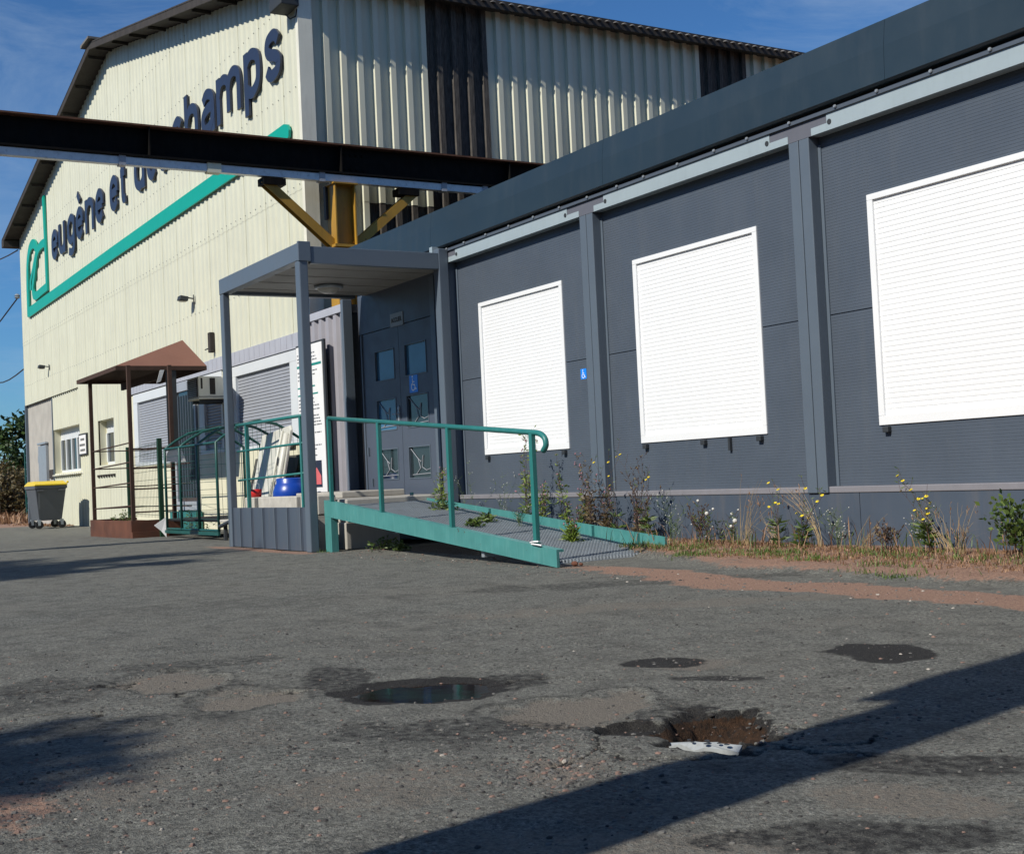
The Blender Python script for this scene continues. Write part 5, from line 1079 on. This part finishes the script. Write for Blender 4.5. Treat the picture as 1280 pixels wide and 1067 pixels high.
# ground cover: dry and green grass along the wall, and the dry verge at the far left
def grass(name, mat, n, fn, hmin, hmax, label):
    mb = MB()
    for i in range(n):
        x, y = fn(); z = gz(x, y); h = random.uniform(hmin, hmax) * (1 - .4 * random.random()); a = random.uniform(0, 6.28); l = random.uniform(.2, 1.1) * h; w_ = random.uniform(.0015, .0035) * (1 + h * 2)
        if x < -30: w_ *= 5
        dx, dy = math.cos(a), math.sin(a); p = Vector((x, y, z)); s = Vector((-dy, dx, 0)) * w_
        m_ = p + Vector((dx * l * .4, dy * l * .4, h * .6)); e_ = p + Vector((dx * l, dy * l, h * random.uniform(.6, 1)))
        mb.add([p - s, p + s, m_ + s * .7, m_ - s * .7, e_], [(0, 1, 2, 3), (3, 2, 4)])
    return tag(obj(name, mb, mat), label, 'grass', kind='stuff')
def gf1():
    x = -9.4 + 4.6 * random.random() + random.gauss(0, .15); return x, 6.35 + .75 * random.random() ** .8 + .4 * float(sst(-x, 7.0, 8.6)) * .5
grass('dry_grass', 'grassdry', 9000, gf1, .008, .045, 'dry reddish straw litter and grass along the foot of the skirt')
GC = [(-9.0, 6.72, .25, .05, 4), (-8.15, 6.55, .14, .06, 3), (-7.55, 6.6, .25, .07, 4), (-7.2, 6.65, .2, .05, 2), (-6.75, 6.5, .15, .05, 2), (-6.5, 6.8, .12, .05, 2), (-5.95, 6.35, .15, .04, 1.5), (-5.6, 6.05, .2, .03, 1.5), (-6.1, 6.75, .12, .05, 1.5), (-5.45, 6.7, .25, .06, 2), (-13.25, 5.5, .12, .03, .3), (-8.45, 6.75, .2, .05, 2)]
def gf2(): c = random.choices(GC, [q[4] for q in GC])[0]; return random.gauss(c[0], c[2]), random.gauss(c[1], c[3])
def gf5():
    x = random.uniform(-12.8, -4.9); return x, 7.0 + random.gauss(0, .1) - .25 * abs(random.gauss(0, .4))
grass('tall_dry_stems', 'grassdry', 420, gf5, .08, .34, 'thin scattered dry grass stems standing against the skirt')
def gf6():
    x = random.uniform(-12.8, -4.9); return x, 7.02 + random.gauss(0, .07) - .2 * random.random()
grass('tall_green_stems', 'leaf', 300, gf6, .05, .26, 'thin scattered green stems standing against the skirt')
grass('green_grass', 'grassgreen', 2600, gf2, .02, .07, 'green grass tufts growing in the dry litter beside the wall')
def gf3(): return random.uniform(-60, -42.5), random.uniform(5.5, 13)
grass('verge_grass', 'grassdry', 9000, gf3, .15, .55, 'dry yellow grass of the verge beyond the far corner of the warehouse')
def gf4(): return random.uniform(-41.3, -35), 7.7 - abs(random.gauss(0, .28))
grass('wall_foot_litter', 'grassdry', 900, gf4, .02, .07, 'dry litter on the ground at the foot of the far gable wall')
def tree(name, label, x, y, h, cr, n, mat, trunk_h, group=None, z=0, lw=.12, seed=1, droop=0, dens=26):
    random.seed(seed); t = thing(name, label, 'shrub' if 'shrub' in name else 'tree', (x, y, z), 0, group); tb, fo = MB(), MB()
    tb.tube([(0, 0, 0), (.02 * h, .01 * h, trunk_h * .5), (0, .02 * h, trunk_h), (.02 * h, 0, h * .85)], [h * .028, h * .022, h * .016, h * .004], 7)
    cl = []
    for i in range(dens):
        a = random.uniform(0, 6.28); zz = random.uniform(trunk_h, h * .97); rr = cr * math.sqrt(max(.05, 1 - ((zz - (trunk_h + h) / 2) / ((h - trunk_h) / 2 + .01)) ** 2)) * random.uniform(.35, 1)
        c = Vector((math.cos(a) * rr, math.sin(a) * rr, zz)); cl.append((c, random.uniform(.18, .42) * cr)); b0 = Vector((0, 0, max(trunk_h * .6, zz - rr * .7)))
        tb.tube([b0, b0.lerp(c, .5) + Vector((0, 0, .03 * h)), c], [h * .009, h * .006, h * .002], 5)
    for i in range(n):
        c, r = random.choice(cl); d = Vector((random.gauss(0, 1), random.gauss(0, 1), random.gauss(0, .8))); d = d.normalized() * r * random.random() ** .4
        leaf(fo, c + d, (random.uniform(-1, 1), random.uniform(-1, 1), random.uniform(-.8, .5) - droop), lw * random.uniform(.6, 1.3), lw * .5)
    obj('trunk', tb, 'bark', t, local=True); obj('crown', fo, mat, t, local=True); return t
tree('broadleaf_tree', 'dark green broadleaf tree standing behind the far left corner of the warehouse', -56, 10.45, 4.1, 1.5, 3200, 'leafdark', 1.2, z=-.1, lw=.28, seed=4)
for i, (x, y, h, r, m_, lb) in enumerate(((-47.5, 7.9, 1.5, 1.0, 'leafbrown', 'brown dry scrub bush nearest the far corner of the warehouse'), (-50, 8.6, 1.9, 1.2, 'leafbrown', 'olive brown scrub bush in the middle of the verge at the left edge'), (-54, 8.9, 2.0, 1.3, 'leafdark', 'dark green scrub bush behind the brown ones at the left edge'), (-58, 10.2, 2.4, 1.6, 'leafbrown', 'farthest scrub bush below the broadleaf tree'), (-52, 9.6, 1.7, 1.1, 'leafbrown', 'brown scrub bush half hidden behind the green metal post'), (-64, 10.2, 2.6, 1.9, 'leafdark', 'dark bush on the skyline at the very left edge'))):
    tree('scrub_shrub', lb, x, y, h, r, 2600, m_, .15, 'scrub bushes beyond the yard', z=-.1, lw=.16, seed=20 + i)
mb = MB()
for i in range(3): mb.box(-44.2 + i * .9, -44.1 + i * .9, 8.15 - .02 * i, 8.25, -.1, 2.35)
for i in range(10): mb.box(-44.2, -42.3, 8.17, 8.20, .1 + i * .22, .14 + i * .22)
f_ = thing('green_gate', 'dark green steel gate post and leaf at the far corner of the warehouse', 'gate', (-43.3, 8.2, 0)); obj('gate_leaf', mb, 'tealdark', f_)
# unseen halls added behind and to the right to block low sky light
nb = thing('added_sky_blocker', 'long dark brown unseen hall added behind the camera to block low sky light', 'sky blocker', (-10, -30, 0))
mb = MB(); mb.box(-70, 40, -44, -30, 0, 11.5); obj('blocker_wall', mb, paint('dark brick', (.07, .05, .04), .85, var=.2), nb)
mb = MB(); mb.prism([(-45, 11.5), (-29.5, 11.5), (-37, 14.5)], 'x', -70.5, 40.5); obj('blocker_roof', mb, 'soffit', nb)
nb = thing('added_side_blocker', 'dark unseen hall added on the right side to block low sky light', 'sky blocker', (24, -6, 0))  # added out of view to cut sky light from the right
mb = MB(); mb.box(24, 38, -29, 22, 0, 11.0); obj('blocker_wall', mb, 'soffit', nb); mb = MB(); mb.box(23.7, 38.3, -29.3, 22.3, 11.001, 11.5); obj('blocker_roof', mb, 'roof', nb)
# trees out of frame on the left whose crowns throw the soft shadows on the yard
tree('shade_tree', 'tall tree left of the frame throwing soft shadows on the far yard', -11.6, -11.5, 13.2, 1.7, 1500, 'leafdark', 10.6, 'trees outside the frame', lw=.30, seed=61, dens=12)
tree('shade_tree', 'second tall tree left of the frame throwing the thin far shadow', -10.6, -13.6, 14.4, 1.3, 900, 'leafdark', 12.2, 'trees outside the frame', lw=.3, seed=62, dens=8)
tree('shade_tree', 'dense tree beside the camera throwing the soft shadow in the left foreground', -2.35, -8.1, 7.3, .85, 2300, 'leafdark', 5.7, 'trees outside the frame', lw=.2, seed=63)
